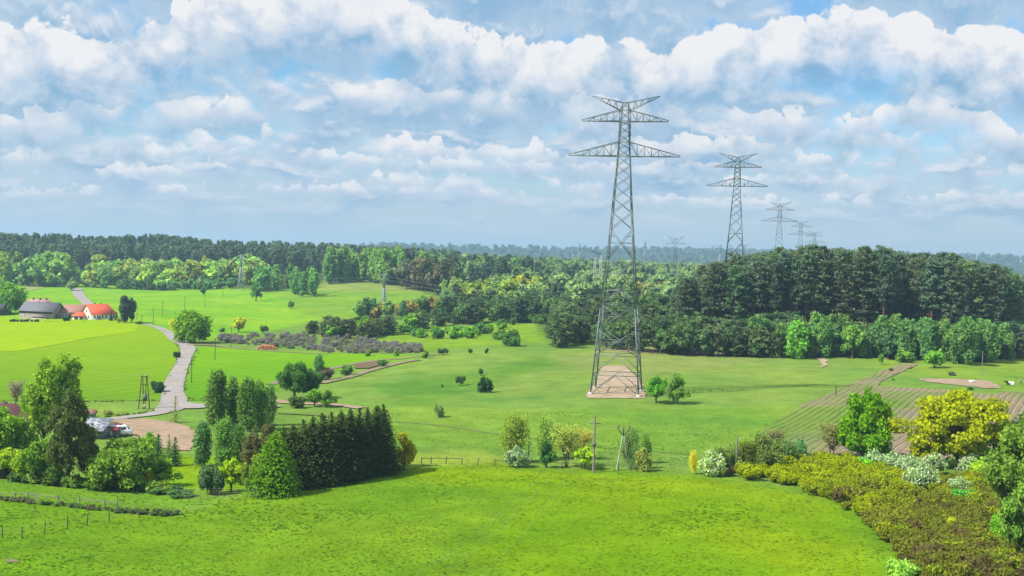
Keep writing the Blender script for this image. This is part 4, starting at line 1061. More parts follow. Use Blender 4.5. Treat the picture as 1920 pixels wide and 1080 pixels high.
# grey barn
pb = G(68, 598); mpx = pb[1] / F
o, r = building('barn', pb, R(-11), (-9.2, 9.0, 0, 11.0), 'brick', 'slate', 'long grey slate-roofed barn with block walls at the left of the farm', 4.0, 'barn', 0.0, .55, 3.9)
b = Buf(); box(b, -9.3, 8.6, -.16, .02, 2.75, 3.62); link('dark_fascia', b.mesh('dark_fascia', [M['dwood']]), o)
for x in (-6.4, -3.6): opening(o, x, 0, 1.55, .7, .5, 'y')
opening(o, 9.0, 3.2, -.2, 2.6, 2.6, 'x', 'barn_door', 'dwood', 'wood')
b = Buf(); box(b, -2.6, 6.4, -1.6, .0, 1.25, 1.38); box(b, -2.5, -2.36, -1.5, -1.36, -.3, 1.25); box(b, 6.1, 6.24, -1.5, -1.36, -.3, 1.25); link('lean_to_roof', b.mesh('lean_to_roof', [M['greyrender']]), o)
b = Buf(); box(b, -2.4, 6.2, -1.3, -.02, -.3, .5); link('low_wall', b.mesh('low_wall', [M['greyrender']]), o)
for x in (-2.0, 3.0): chimney(r, x, 5.5, 7.2, 8.4, .28)
# house with pink roof behind the barn
pk = at(62, 563); o, r = building('farm_building', pk, R(-11), (-6, 8, 0, 8), 'greyrender', 'pink_tile', 'faded pink-roofed building showing above the grey barn', 3.2, 'house', 2.5, .4, 5.0)
for x in (-2.2, 1.6, 5.2): chimney(r, x, 3.6, 7.9, 9.0, .3)
opening(o, 0, 0, 2.2, 1.1, 1.2, 'y')
# brown roofed annex
pa = at(137, 552); o, r = building('farm_annex', pa, R(18), (-6.2, 9.0, 0, 8.0), 'greyrender', 'brown_tile', 'brown-roofed grey farm building between the barn and the red-roofed house', 3.4, 'house', (2.4, 2.4), .4, 3.0)
for x in (-4.9, -3.4): opening(o, x, 0, 1.2, .7, .8, 'y')
opening(o, -1.6, 0, -.2, 1.1, 2.0, 'y', 'door', 'dwood', 'wood')
# red roofed house, white gable to the left
ph = G(190, 600) + np.array([0, 2.0, 0]); o, r = building('farmhouse', ph, R(52), (-6.2, 7.4, 0, 8.6), 'render', 'red_tile', 'white farmhouse with a bright red tiled roof beside the gravel road', 4.3, 'house', (0.0, 2.6), .55, 2.9)
chimney(r, -1.5, 4.9, 6.6, 8.1, .32); chimney(r, 1.6, 4.6, 6.6, 7.9, .32)
for x in (-4.6, -3.0, -0.2, 1.8, 4.4, 6.2): opening(o, x, 0, .9, .8, 1.2, 'y')
opening(o, -1.9, 0, -.2, .95, 2.0, 'y', 'door', 'dwood')
opening(o, -6.2, 2.6, .8, .95, 1.2, '-x'); opening(o, -6.2, 5.9, .8, .95, 1.2, '-x'); opening(o, -6.2, 4.3, 3.7, .9, 1.1, '-x')
# small tiled porch in front
pp = G(147, 600); o, r = building('porch', pp, R(-10), (-3.2, 3.2, 0, 4.2), 'render', 'red_tile', 'little red-tiled open porch at the left of the farmhouse', 1.5, 'porch', 1.6, .5, 2.0, False)
opening(o, -1.2, 0, -.3, 1.7, 1.7, 'y', 'window', 'glass', 'wood'); opening(o, 1.5, 0, -.3, 1.6, 1.7, 'y', 'window', 'glass', 'wood')
# dark shed at the frame edge
ps = G(-14, 592); building('shed', ps, R(10), (-6, 5.0, 0, 6), 'dwood', 'slate', 'dark timber shed cut by the left picture edge beside the round tree', 2.2, 'shed', 0, .4, 3.4)
# maroon house lower left
pq = G(-4, 806); o, r = building('cottage', pq, R(-20), (-9, 3.2, 0, 7), 'yellow', 'maroon', 'cottage with a maroon sheet roof half hidden by trees at the left edge', 2.7, 'house', 0, .45, 2.1)
chimney(r, -1.5, 3.6, 4.4, 5.3, .35)
opening(o, 3.2, 3.5, .8, 1.1, 1.2, 'x'); opening(o, -1, 0, .8, 1.1, 1.2, 'y')
# green hut
pg = G(164, 791); o, r = building('garden_hut', pg, R(5), (-1.3, 1.3, 0, 2.2), 'greenpaint', 'brown_tile', 'small green hut with a red roof behind the dark tree', .6, 'hut', 0, .3, 1.7)
opening(o, .3, 0, .6, .6, .6, 'y')
# low dark shed with white sheet roof, red-roofed kennel, white van
psd = G(158, 822); o = empty('low_shed', psd, 'low dark shed under a white patched sheet roof behind the trees', 'shed', None, R(-8))
b = Buf(); box(b, -3.6, 3.4, 0, 4.6, -.6, 1.5); link('wall', b.mesh('wall', [M['dsteel']]), o)
m_, bb = mat('patched_white_sheet'); oo = bb.n('ShaderNodeOutputMaterial'); pp_ = bb.n('ShaderNodeBsdfPrincipled'); bb.nt.links.new(pp_.outputs[0], oo.inputs[0]); tc_ = bb.n('ShaderNodeTexCoord')
bb.put(pp_.inputs['Base Color'], bb.mix(bb.mr(bb.noise(tc_.outputs['Object'], 1.7, 5.0, .7), .46, .54), (0.52, 0.53, 0.56, 1), (0.16, 0.17, 0.18, 1))); pp_.inputs['Roughness'].default_value = .6
b = Buf(); b.add([(-3.9, -.4, 1.52), (3.7, -.4, 1.52), (3.2, 5, 3.1), (-3.9, 5, 3.1), (-3.9, -.4, 1.42), (3.7, -.4, 1.42), (3.2, 5, 3.0), (-3.9, 5, 3.0)], [(0, 1, 2, 3), (7, 6, 5, 4), (0, 4, 5, 1), (1, 5, 6, 2), (2, 6, 7, 3), (3, 7, 4, 0)]); link('roof', b.mesh('roof', [m_]), o)
opening(o, 2.2, 0, .35, .5, .6, 'y', 'window', 'frame')
pkn = G(207, 820); o = empty('low_hut', pkn, 'small dark hut with a red sheet roof touching the white van', 'hut', None, R(-6))
b = Buf(); box(b, -1.3, 1.3, 0, 2.4, -.6, 1.35); link('wall', b.mesh('wall', [M['dsteel']]), o)
b = Buf(); b.add([(-1.5, -.25, 1.36), (1.5, -.25, 1.36), (1.2, 2.6, 2.25), (-1.3, 2.6, 2.25), (-1.5, -.25, 1.26), (1.5, -.25, 1.26), (1.2, 2.6, 2.15), (-1.3, 2.6, 2.15)], [(0, 1, 2, 3), (7, 6, 5, 4), (0, 4, 5, 1), (1, 5, 6, 2), (2, 6, 7, 3), (3, 7, 4, 0)])
M['redsheet'] = principled('red_sheet', (0.28, 0.055, 0.06), .6, var=.2); link('roof', b.mesh('roof', [M['redsheet']]), o); opening(o, 0, 0, .45, .5, .6, 'y', 'window', 'frame')
def van():
    p = G(224, 817); o = empty('parked_van', p, 'white van parked at the edge of the bare earth yard', 'van', None, R(12)); M['vanpaint'] = principled('white_paint', (0.74, 0.75, 0.76), .35, var=.04)
    prof = [(-2.3, .35), (-2.35, 1.2), (-2.2, 1.95), (-1.7, 2.05), (.9, 2.02), (1.35, 1.75), (1.75, 1.25), (2.25, 1.05), (2.35, .7), (2.3, .35)]
    b = Buf(); n = len(prof); v = [(x, y, z) for y in (-.9, .9) for x, z in prof]
    b.add(v, [(i, (i + 1) % n, n + (i + 1) % n, n + i) for i in range(n)] + [(0, 9, 8, 1), (1, 8, 7, 6), (1, 6, 5, 2), (2, 5, 4, 3), (n, n + 1, n + 8, n + 9), (n + 1, n + 6, n + 7, n + 8), (n + 1, n + 2, n + 5, n + 6), (n + 2, n + 3, n + 4, n + 5)])
    link('body', b.mesh('body', [M['vanpaint']]), o)
    for x0, x1 in ((-1.9, -.9), (-.75, .2), (.35, 1.2)):
        for s in (-1, 1):
            b = Buf(); box(b, x0, x1, min(s * .89, s * .925), max(s * .89, s * .925), 1.3, 1.8); link('side_window', b.mesh('side_window', [M['glass']]), o)
    b = Buf(); b.add([(1.39, -.75, 1.735), (1.78, -.75, 1.265), (1.78, .75, 1.265), (1.39, .75, 1.735), (1.36, -.75, 1.70), (1.74, -.75, 1.25), (1.74, .75, 1.25), (1.36, .75, 1.70)], [(0, 1, 2, 3), (0, 4, 5, 1), (2, 6, 7, 3), (0, 3, 7, 4), (1, 5, 6, 2)]); link('windscreen', b.mesh('windscreen', [M['glass']]), o)
    for x in (-1.5, 1.45):
        for s in (-1, 1):
            b = Buf(); tube(b, [(x, s * .78, .33), (x, s * .80, .33), (x, s * .93, .33), (x, s * .94, .33)], [.02, .33, .33, .02], 14); w = link('wheel', b.mesh('wheel', [M['dsteel']]), o)
    for s in (-.65, .65):
        b = Buf(); box(b, 2.28, 2.37, s - .14, s + .14, .75, .95); link('headlight', b.mesh('headlight', [M['frame']]), o)
van()
# log pile
def logs():
    p = G(502, 656); o = empty('log_pile', p, 'stack of orange cut logs at the edge of the middle field', 'log pile', None, R(4)); M['log'] = principled('fresh_log', (0.50, 0.22, 0.10), .8, var=.35, scale=.8)
    rng = random.Random(4); w = 40 * p[1] / F
    for row in range(4):
        n = int((w - row * .8) / .46)
        for i in range(n):
            x = -w / 2 + .4 * row + i * .46 + rng.uniform(-.04, .04); r_ = rng.uniform(.19, .25); z = .2 + row * .40
            b = Buf(); y0 = rng.uniform(-.3, .1); tube(b, [(x, y0, z), (x, y0 + .005, z), (x, 2.6 + y0, z), (x, 2.605 + y0, z)], [.01, r_, r_, .01], 8); link('log', b.mesh('log', [M['log']]), o)
logs()
# black and white cow lying, person beside it
def cow():
    p = G(1893, 722); o = empty('cow', p, 'black and white cow lying in the grass near the right edge', 'cow', None, R(8))
    m, b = mat('cow_coat'); oo = b.n('ShaderNodeOutputMaterial'); d = b.n('ShaderNodeBsdfDiffuse'); b.nt.links.new(d.outputs[0], oo.inputs[0]); tc = b.n('ShaderNodeTexCoord'); sx = b.n('ShaderNodeSeparateXYZ'); b.nt.links.new(tc.outputs['Object'], sx.inputs[0])
    f = b.m('ADD', sx.outputs[0], b.m('MULTIPLY', b.m('SUBTRACT', b.noise(tc.outputs['Object'], 1.6, 2.0), .5), 1.4)); b.put(d.inputs[0], b.mix(b.mr(f, -.52, -.42), (0.03, 0.028, 0.028, 1), (0.66, 0.66, 0.64, 1)))
    V = [(.95, 0, .45), (.45, 0, .55), (-.15, 0, .56), (-.65, 0, .6), (-1.0, 0, .95), (-1.35, 0, 1.05), (-1.68, 0, .88), (-.6, -.42, .15), (-1.0, -.42, .1), (.75, -.45, .22), (.2, -.52, .12), (1.1, .1, .2), (-1.25, -.2, 1.12), (-1.25, .2, 1.12)]
    E = [(0, 1), (1, 2), (2, 3), (3, 4), (4, 5), (5, 6), (3, 7), (7, 8), (0, 9), (9, 10), (0, 11), (5, 12), (5, 13)]
    rad = [.34, .46, .48, .40, .24, .20, .12, .13, .08, .20, .08, .04, .05, .05]
    me = bpy.data.meshes.new('body'); me.from_pydata(V, E, []); bo = link('body', me, o); me.materials.append(m); skinned(bo, rad, 1)
def skinned(o, rad, root):
    md = o.modifiers.new('skin', 'SKIN'); me = o.data
    if not me.skin_vertices: me.attributes  # layer comes with the modifier
    lay = me.skin_vertices[0] if len(me.skin_vertices) else None
    if lay is None:
        bpy.context.view_layer.objects.active = o; bpy.ops.mesh.customdata_skin_add(); lay = me.skin_vertices[0]
    for i, r_ in enumerate(rad): lay.data[i].radius = (r_, r_)
    lay.data[root].use_root = True
    md.use_smooth_shade = True
    s = o.modifiers.new('sub', 'SUBSURF'); s.levels = 1; s.render_levels = 1
cow()
def person():
    p = G(1914, 720.5); o = empty('person', p, 'person in a pale top and blue trousers standing by the resting cow', 'person', None, R(200))
    m, b = mat('person_cloth'); oo = b.n('ShaderNodeOutputMaterial'); d = b.n('ShaderNodeBsdfDiffuse'); b.nt.links.new(d.outputs[0], oo.inputs[0]); tc = b.n('ShaderNodeTexCoord'); sx = b.n('ShaderNodeSeparateXYZ'); b.nt.links.new(tc.outputs['Object'], sx.inputs[0])
    z = sx.outputs[2]; c = b.mix(b.m('GREATER_THAN', z, .92), (0.05, 0.07, 0.11, 1), (0.36, 0.42, 0.46, 1)); c = b.mix(b.m('GREATER_THAN', z, 1.46), c, (0.45, 0.28, 0.20, 1)); b.put(d.inputs[0], c)
    V = [(0, 0, .95), (0, 0, 1.2), (0, 0, 1.42), (0, 0, 1.52), (0, .01, 1.63), (0, 0.01, 1.74), (-.19, 0, 1.40), (-.27, .02, 1.12), (-.26, .10, .88), (.19, 0, 1.40), (.27, .02, 1.12), (.25, .12, .88), (-.10, 0, .88), (-.11, .02, .48), (-.12, 0, .07), (-.13, .15, .03), (.10, 0, .88), (.12, .0, .48), (.13, -.02, .07), (.14, .13, .03)]
    E = [(0, 1), (1, 2), (2, 3), (3, 4), (4, 5), (2, 6), (6, 7), (7, 8), (2, 9), (9, 10), (10, 11), (0, 12), (12, 13), (13, 14), (14, 15), (0, 16), (16, 17), (17, 18), (18, 19)]
    rad = [.14, .14, .13, .055, .095, .08, .07, .045, .035, .07, .045, .035, .09, .065, .045, .035, .09, .065, .045, .035]
    me = bpy.data.meshes.new('body'); me.from_pydata(V, E, []); bo = link('body', me, o); me.materials.append(m); skinned(bo, rad, 0)
    b = Buf(); rng = np.random.RandomState(1); blob(b, (0, -.02, 1.70), (.105, .11, .10), 120, .04, rng, shell=.9, jit=.1); h = link('hair', b.mesh('hair', [M['dwood']]), o)
person()

# ------------------------------------------------------------------ fences
def fence(name, pts, label, hpost=1.1, rails=(), wires=(), r=0.06, m='dwood', leans=None, rail_m='dwood', missing=()):
    P = [G(*q) for q in pts]; o0 = np.array(P[0]); o = empty(name, o0, label, 'fence')
    rng = random.Random(len(pts))
    for i, p in enumerate(P):
        a = (leans or {}).get(i, rng.uniform(-.08, .08)); q = p - o0; h = hpost * rng.uniform(.9, 1.12)
        b = Buf(); tube(b, [q + [0, 0, -.4], q + [a * h, 0, h]], [r, r * .85], 6); link('post', b.mesh('post', [M[m]]), o)
    for i in range(len(P) - 1):
        if i in missing: continue
        a, c = P[i] - o0, P[i + 1] - o0
        for z in rails:
            b = Buf(); tube(b, [a + [0, -.08, z * hpost + rng.uniform(-.06, .06)], c + [0, -.08, z * hpost + rng.uniform(-.1, .06)]], [.05, .045], 5); link('rail', b.mesh('rail', [M[rail_m]]), o)
        for z in wires:
            b = Buf(); tube(b, [a + [0, 0, z * hpost], (a + c) / 2 + [0, 0, z * hpost - .03], c + [0, 0, z * hpost]], .008, 3); link('strand', b.mesh('strand', [M['wire']]), o)
fence('post_fence', [(-30, 1016), (5, 1010), (42, 1010), (83, 1001), (126, 990), (164, 986), (205, 979), (262, 971)], 'line of thin dark posts with wire crossing the grass at lower left', 1.35, (), (.5, .85))
fence('rail_fence', [(-10, 938), (28, 939), (56, 941), (107, 946), (150, 949), (195, 954), (220, 956)], 'broken weathered rail fence along the brushy ditch at lower left', 1.3, (.75,), (), .09, 'wood', {1: .05, 2: -.25, 3: .12, 5: .1}, 'wood', (3,))
fp = G(58, 942); b = Buf(); tube(b, [(0, 0, 1.3), (1.4, -.3, .05)], [.10, .09], 6); o = link('loose_beam', b.mesh('loose_beam', [M['wood']]), None, fp); tag(o, 'pale loose beam leaning against the broken rail fence', 'beam')
fence('meadow_fence', [(790, 870), (808, 869), (836, 870), (866, 871), (894, 872), (928, 874), (960, 874), (1023, 876), (1054, 878), (1090, 879)], 'low dark wooden fence along the back edge of the near meadow', 1.1, (.8,), (), .085, 'dwood', {4: .3}, 'dwood', (3, 4))
fence('meadow_fence', [(1090, 880), (1160, 882), (1194, 884)], 'three short dark posts at the meadow edge right of the tall pole', 1.2, (), (.8,), .08)
fence('wire_fence', [(330, 935), (374, 938), (410, 937), (444, 938), (480, 936)], 'blue-green wire mesh fence in front of the shrubs by the spruce hedge', 1.6, (), (.2, .35, .5, .65, .8, .95), .03, 'wood')
fence('timber_frame', [(724, 884), (732, 882), (748, 880)], 'small dark wooden crate-like frame at the right end of the spruce hedge', 1.1, (.3, .6, .9), (), .07)
psh = G(0, 898); building('small_shed', psh, 0, (-3.5, .6, 0, 3), 'dwood', 'slate', 'little dark blue-grey shed at the left edge under the bushes', .8, 'shed', 0, .2, 1.6)
b = Buf(); box(b, -.7, .7, -.4, .4, -.1, .12)
for q_ in ((-.7, -.6, -.4, .4), (.6, .7, -.4, .4), (-.6, .6, -.4, -.3), (-.6, .6, .3, .4)): box(b, *q_, .12, .75)
o = link('white_trough', b.mesh('white_trough', [M['frame']]), None, G(1822, 718)); tag(o, 'small white trough at the end of the bare red soil strip', 'trough')
# ------------------------------------------------------------------ vegetation
define('broad_near', broadleaf, (1, 2, 3), s=.25)
define('oval_near', broadleaf, (14, 15), H=11, W=9.0, s=.24, base=-.12, nb=76, br=.23)
define('spread_near', broadleaf, (6, 7), H=10, W=12.8, s=.22, base=.04, nb=84, br=.205, dens=1.15)
define('tall_near', broadleaf, (8, 9), H=16, W=7, s=.25, base=.22, nb=46, br=.25, dens=.75, trunk_r=.016)
define('larch_near', broadleaf, (10, 11), H=15, W=8.5, s=.24, base=.04, nb=60, br=.22, dens=.75, trunk_r=.016)
define('birch_near', birch, (1, 2, 3), bark='birch', W=5.8, nb=54, base=.13, dens=.46)
define('thin_near', birch, (4, 5), H=9, W=6.2, s=.18, dens=.19, nb=36, base=.22)
define('spruce_near', spruce, (1, 2, 3, 4), H=11, W=5.6, full=.66)
define('spruce_wide', spruce, (7, 8), H=11, W=9.2, full=.62, dens=1.15)
define('spruce_small', spruce, (5, 6), H=6, W=3.4, s=.22)
define('bush_near', bush, (1, 2, 3))
define('bush_tall', bush, (4, 5), H=6, W=5, nb=30, s=.24, br=.30)
define('willow_near', bush, (6, 7), H=7.5, W=9, nb=48, s=.22, br=.25, dens=.8, twig=26)
define('blossom_near', bush, (8, 9), H=3.6, W=4.6, nb=26, s=.19, blossom=.24, br=.30)
define('bare_near', bare, (1, 2), leafy=7)
define('airy_near', bare, (3, 4), leafy=11, W=4.4, n=110)
define('larch_thin', spruce, (9,), H=6, W=3.6, s=.2, dens=.42, step=.55)
define('young_near', broadleaf, (12, 13), H=5, W=3.9, s=.22, base=.10, nb=22, br=.32, dens=.9)
define('round_mid', bush, (25, 26), H=10, W=10, s=.45, nb=64, br=.26, dens=1.1)
define('column_mid', broadleaf, (27, 28), H=13, W=5.4, s=.5, base=.03, nb=30, br=.34)
# middle distance
define('broad_mid', broadleaf, (21, 22, 23), H=11, W=8, s=.55, base=.10, nb=26, br=.32, dens=1.5)
define('birch_mid', birch, (21, 22, 23), bark='birch', H=13, W=6, s=.50, dens=.75, base=.12, nb=40)
define('pine_mid', pine, (21, 22, 23), bark='pinebark', s=.40, dens=.62, crown=.44)
define('pine_low', pine, (24, 25, 26), bark='pinebark', s=.40, dens=.62, crown=.22, W=6)
define('pine_dense', pine, (26, 27, 28), bark='pinebark', H=9, W=7.5, s=.55, crown=.06, dens=1.0)
define('bush_mid', bush, (21, 22, 23), H=4, W=4.6, s=.42, nb=14, dens=1.3, twig=5)
define('spruce_mid', spruce, (21, 22), H=14, W=5.5, s=.55, step=.6)
# far
define('broad_far', broadleaf, (31, 32, 33, 34), H=14, W=11, s=1.05, base=.04, nb=18, br=.34, dens=1.5)
define('birch_far', birch, (31, 32, 33), bark='birch', H=20, W=8, s=.95, dens=.9, base=.16, nb=30)
define('pine_far', pine, (31, 32, 33, 34), bark='pinebark', H=22, W=7, s=1.05, crown=.42, dens=1.0)
define('spruce_far', spruce, (31, 32), H=18, W=7, s=1.1, dens=.8, step=1.1)
define('bush_far', bush, (31, 32), H=5, W=6, s=.85, nb=12, dens=1.3, twig=3)
define('dot_far', broadleaf, (41, 42), H=14, W=12, s=2.4, base=.02, nb=8, br=.42, dens=1.4)

GRN = (0.050, 0.150, 0.010); BRT = (0.085, 0.240, 0.006); YEL = (0.135, 0.160, 0.003); OLV = (0.085, 0.120, 0.014); LIM = (0.150, 0.240, 0.014)
BIR = (0.075, 0.150, 0.028); DRK = (0.022, 0.052, 0.014); PIN = (0.047, 0.072, 0.038); SPR = (0.019, 0.038, 0.010); MID = (0.055, 0.120, 0.020); BLU = (0.045, 0.110, 0.045); BRN = (0.085, 0.060, 0.022)
P_ = lambda n_, k, px, b_, t, c, lb, cat='tree', **kw: tree_px(n_, k, px, b_, t, c, lb, cat, **kw)
# --- the two big crowns at the right and the bushes around them
P_('broadleaf_tree', 'oval_near', 1622, 864, 731, (0.058, 0.140, 0.003), 'rounded bright green tree standing before the ploughed rows, left of the yellow one', var=0, wide=.92)
P_('maple_tree', 'spread_near', 1798, 880, 731, (0.140, 0.168, 0.002), 'wide yellow-leaved tree, the brightest crown in the picture', wide=1.06)
P_('young_tree', 'young_near', 1722, 868, 800, (0.26, 0.27, 0.03), 'thin yellowish sapling between the green tree and the big yellow one', wide=.8)
P_('shrub', 'bush_tall', 1735, 878, 822, YEL, 'yellow shrub at the left foot of the big yellow tree', 'shrub', wide=1.3)
P_('shrub', 'bare_near', 1560, 858, 795, (.12, .13, .04), 'nearly bare grey shrub left of the bright green tree', 'shrub', wide=1.4)
P_('shrub', 'bush_near', 1492, 856, 818, (.055, .13, .04), 'rounded blue-green shrub at the lower edge of the ploughed field', 'shrub')
P_('shrub', 'bare_near', 1452, 856, 806, (.11, .11, .04), 'leafless twiggy shrub at the corner of the ploughed field', 'shrub', wide=1.3)
P_('shrub', 'bush_tall', 1418, 880, 818, OLV, 'tall olive shrub right of the bare grey pole', 'shrub', wide=1.0)
P_('shrub', 'bare_near', 1396, 884, 825, OLV, 'thin olive shrub directly behind the bare grey pole', 'shrub', wide=1.2)
for px, bs, tp, c, lb in ((1640, 884, 842, 1, 'pale blossoming shrub at the right foot of the bright green tree'), (1676, 888, 846, 1, 'pale blossoming shrub second from the bright green tree'), (1706, 892, 850, 1, 'grey-green blossoming shrub below the yellowish sapling'),
                          (1752, 890, 848, 2, 'white blossoming shrub right under the yellow crown'), (1728, 922, 868, 2, 'largest white blossoming shrub, standing forward in the scrub'), (1822, 892, 850, 2, 'white blossoming shrub at the right foot of the yellow tree'), (1796, 930, 892, 1, 'half-blossoming green shrub low in the scrub on the right')):
    P_('blossom_shrub', 'blossom_near', px, bs, tp, (.12, .20, .07) if c == 1 else (.11, .18, .06), lb, 'shrub')
P_('shrub', 'bush_near', 1622, 886, 852, BRT, 'fresh green shrub below the bright green tree', 'shrub')
P_('shrub', 'bush_near', 1850, 902, 858, LIM, 'lime-green shrub between the yellow tree and the picture edge trees', 'shrub')
P_('shrub', 'bush_near', 1802, 948, 910, (.05, .17, .02), 'vivid green shrub deep in the brown scrub', 'shrub')
P_('shrub', 'bush_near', 1778, 1004, 962, (.20, .23, .01), 'single yellow-green sapling bush in the middle of the brown scrub', 'shrub', wide=.8)
P_('shrub', 'bush_near', 1690, 1098, 1046, (.13, .24, .03), 'pale green bush cut by the bottom picture edge beside the mown grass', 'shrub', wide=.8)
P_('shrub', 'bush_near', 1712, 1092, 1052, (.07, .17, .02), 'darker green bush touching the pale one at the bottom edge', 'shrub', wide=.7)
for px, b_, t, c, w, lb in ((1436, 884, 806, (.070, .105, .022), .75, 'airy olive willow bush at the lower corner of the ploughed field'), (1476, 876, 818, (.062, .11, .03), .7, 'grey-green willow bush under the left ploughed rows'), (1344, 888, 832, (.075, .115, .02), .55, 'dull willow bush behind the pale flowering tree'), (1405, 876, 828, (.085, .12, .022), .6, 'low olive willow bush right behind the bare grey pole')):
    P_('willow_shrub', 'willow_near', px, b_, t, c, lb, 'shrub', wide=w)
P_('broadleaf_tree', 'larch_near', 1900, 1000, 790, (.074, .130, .016), 'large light green tree filling the right picture edge', wide=1.0)
P_('broadleaf_tree', 'larch_near', 1935, 930, 770, (.062, .11, .016), 'tall olive-green tree behind the one at the right picture edge')
P_('broadleaf_tree', 'broad_near', 1884, 935, 842, (.085, .165, .02), 'mid-green tree in front of the yellow crown near the right edge')
P_('broadleaf_tree', 'broad_near', 1912, 1065, 900, (.07, .14, .018), 'fresh green tree low at the right picture edge', wide=.62)
P_('broadleaf_tree', 'broad_near', 1880, 1030, 960, (.07, .18, .01), 'small vivid green tree before the dark gap at the right edge')
P_('broadleaf_tree', 'bush_tall', 1902, 868, 770, DRK, 'dark tree crown peeping over the right-hand trees', wide=1.0)
# --- by the pylon
P_('pair_tree', 'young_near', 1230, 756, 705, GRN, 'round green tree just right of the big pylon, left of its pair', var=0, wide=1.1)
P_('pair_tree', 'young_near', 1270, 758, 705, (.065, .135, .018), 'browner green tree just right of the big pylon, right of its pair', var=1, wide=1.0)
# --- row along the fence
for nm, k, px, b_, t, c, lb, w in (('birch_tree', 'thin_near', 963, 868, 780, (.11, .16, .02), 'airy light birch above the blossoming shrub', 1.0), ('blossom_shrub', 'blossom_near', 968, 876, 836, (.10, .17, .06), 'white blossoming shrub behind the low fence', 1.0),
        ('young_tree', 'young_near', 1025, 877, 829, (.025, .080, .016), 'small dark green tree beside the low fence', .85), ('birch_tree', 'thin_near', 1024, 862, 785, (.12, .19, .03), 'thin drooping birch behind the small dark tree', .9), ('bare_tree', 'airy_near', 1062, 875, 800, (.15, .19, .03), 'half-bare yellowish tree with several stems', 1.1),
        ('young_tree', 'young_near', 1096, 880, 836, (.16, .25, .006), 'small lime-yellow tree left of the tall meadow pole', 1.15), ('bare_tree', 'airy_near', 1090, 862, 806, (.20, .20, .03), 'sparse yellowish tree behind the lime-yellow one', 1.1), ('birch_tree', 'thin_near', 1183, 880, 810, (.065, .12, .03), 'dark slim birch right of the V-headed pole', .7),
        ('birch_tree', 'thin_near', 1209, 868, 815, (.07, .14, .02), 'short birch behind the browner bush', .8), ('shrub', 'bush_tall', 1206, 884, 836, (.13, .16, .03), 'tall brownish-green bush right of the V-headed pole', .9), ('young_tree', 'thin_near', 1300, 889, 848, (.26, .26, .01), 'thin yellow sapling left of the pale flowering tree', .7),
        ('blossom_shrub', 'blossom_near', 1332, 892, 842, (.16, .24, .06), 'pale flowering small tree left of the yellow scrub', .9), ('shrub', 'bare_near', 1352, 886, 838, (.10, .15, .03), 'sparse green shrub right of the pale flowering tree', 1.2), ('shrub', 'bush_tall', 1366, 884, 830, (.075, .13, .025), 'dull green shrub left of the bare grey pole', .7), ('shrub', 'bush_near', 1364, 892, 870, BRN, 'small reddish-brown bush at the foot of the bare grey pole', 1.0)):
    P_(nm, k, px, b_, t, c, lb, 'shrub' if 'shrub' in nm else 'tree', wide=w)
P_('young_tree', 'young_near', 757, 882, 815, (.165, .165, .006), 'small orange-yellow tree at the right end of the spruce hedge', wide=.85)
# --- spruce hedge: a solid row along its lower edge
hedge = [(530, 916), (548, 915), (566, 914), (584, 912), (602, 909), (620, 906), (638, 903), (656, 899), (672, 896), (688, 892), (702, 889), (716, 886)]
tops = [800, 792, 786, 780, 778, 774, 772, 770, 768, 768, 762, 760]
for i, ((px, b_), t) in enumerate(zip(hedge, tops)):
    P_('spruce_tree', 'spruce_near', px + prng.uniform(-3, 3), b_, t + prng.uniform(-4, 9), (SPR[0] * (1.5 - i * .035), SPR[1] * (1.25 - i * .02), SPR[2]), 'dark spruce in the dense hedge row above the near meadow', 'tree', group='spruces of the hedge row', cv=.12, wide=prng.uniform(1.15, 1.4))
for i, (px, b_) in enumerate(hedge[:-1]):
    p = G(px + 8, b_ - 4) + [0, 4.5, 0]; p[2] = Hs(p[0], p[1])
    plant('spruce_tree', 'spruce_near', p, (b_ - 6 - tops[i]) * p[1] / F, (SPR[0] * 1.7, SPR[1] * 1.2, SPR[2]), 'dark spruce in the second row of the hedge, behind its front trees', group='spruces behind the hedge front', cv=.15, wide=1.1)
P_('spruce_tree', 'spruce_wide', 514, 928, 806, (.055, .125, .006), 'bright green conical spruce in front of the dark hedge', wide=1.05, var=1)
P_('spruce_tree', 'spruce_small', 690, 893, 842, (.05, .075, .012), 'small yellowish spruce at the front of the dark hedge', wide=1.0)
P_('broadleaf_tree', 'oval_near', 478, 926, 852, (.075, .120, .012), 'olive brownish bush touching the bright spruce', wide=.85)
P_('broadleaf_tree', 'young_near', 433, 922, 858, (.140, .215, .006), 'yellow-green young maple among the dark shrubs', wide=1.0)
P_('shrub', 'bush_tall', 396, 928, 866, (.040, .080, .028), 'dark grey-green shrub at the left end of the spruce hedge clump', 'shrub', wide=1.0)
P_('broadleaf_tree', 'larch_near', 472, 892, 808, (.060, .066, .022), 'brownish dark tree behind the bright spruce', wide=1.0)
P_('broadleaf_tree', 'larch_near', 500, 886, 792, (.055, .062, .018), 'russet-tipped dark tree at the left end of the hedge', wide=.8)
P_('shrub', 'bush_tall', 455, 908, 870, DRK, 'very dark bush in the gap behind the yellow-green maple', 'shrub', wide=1.2)
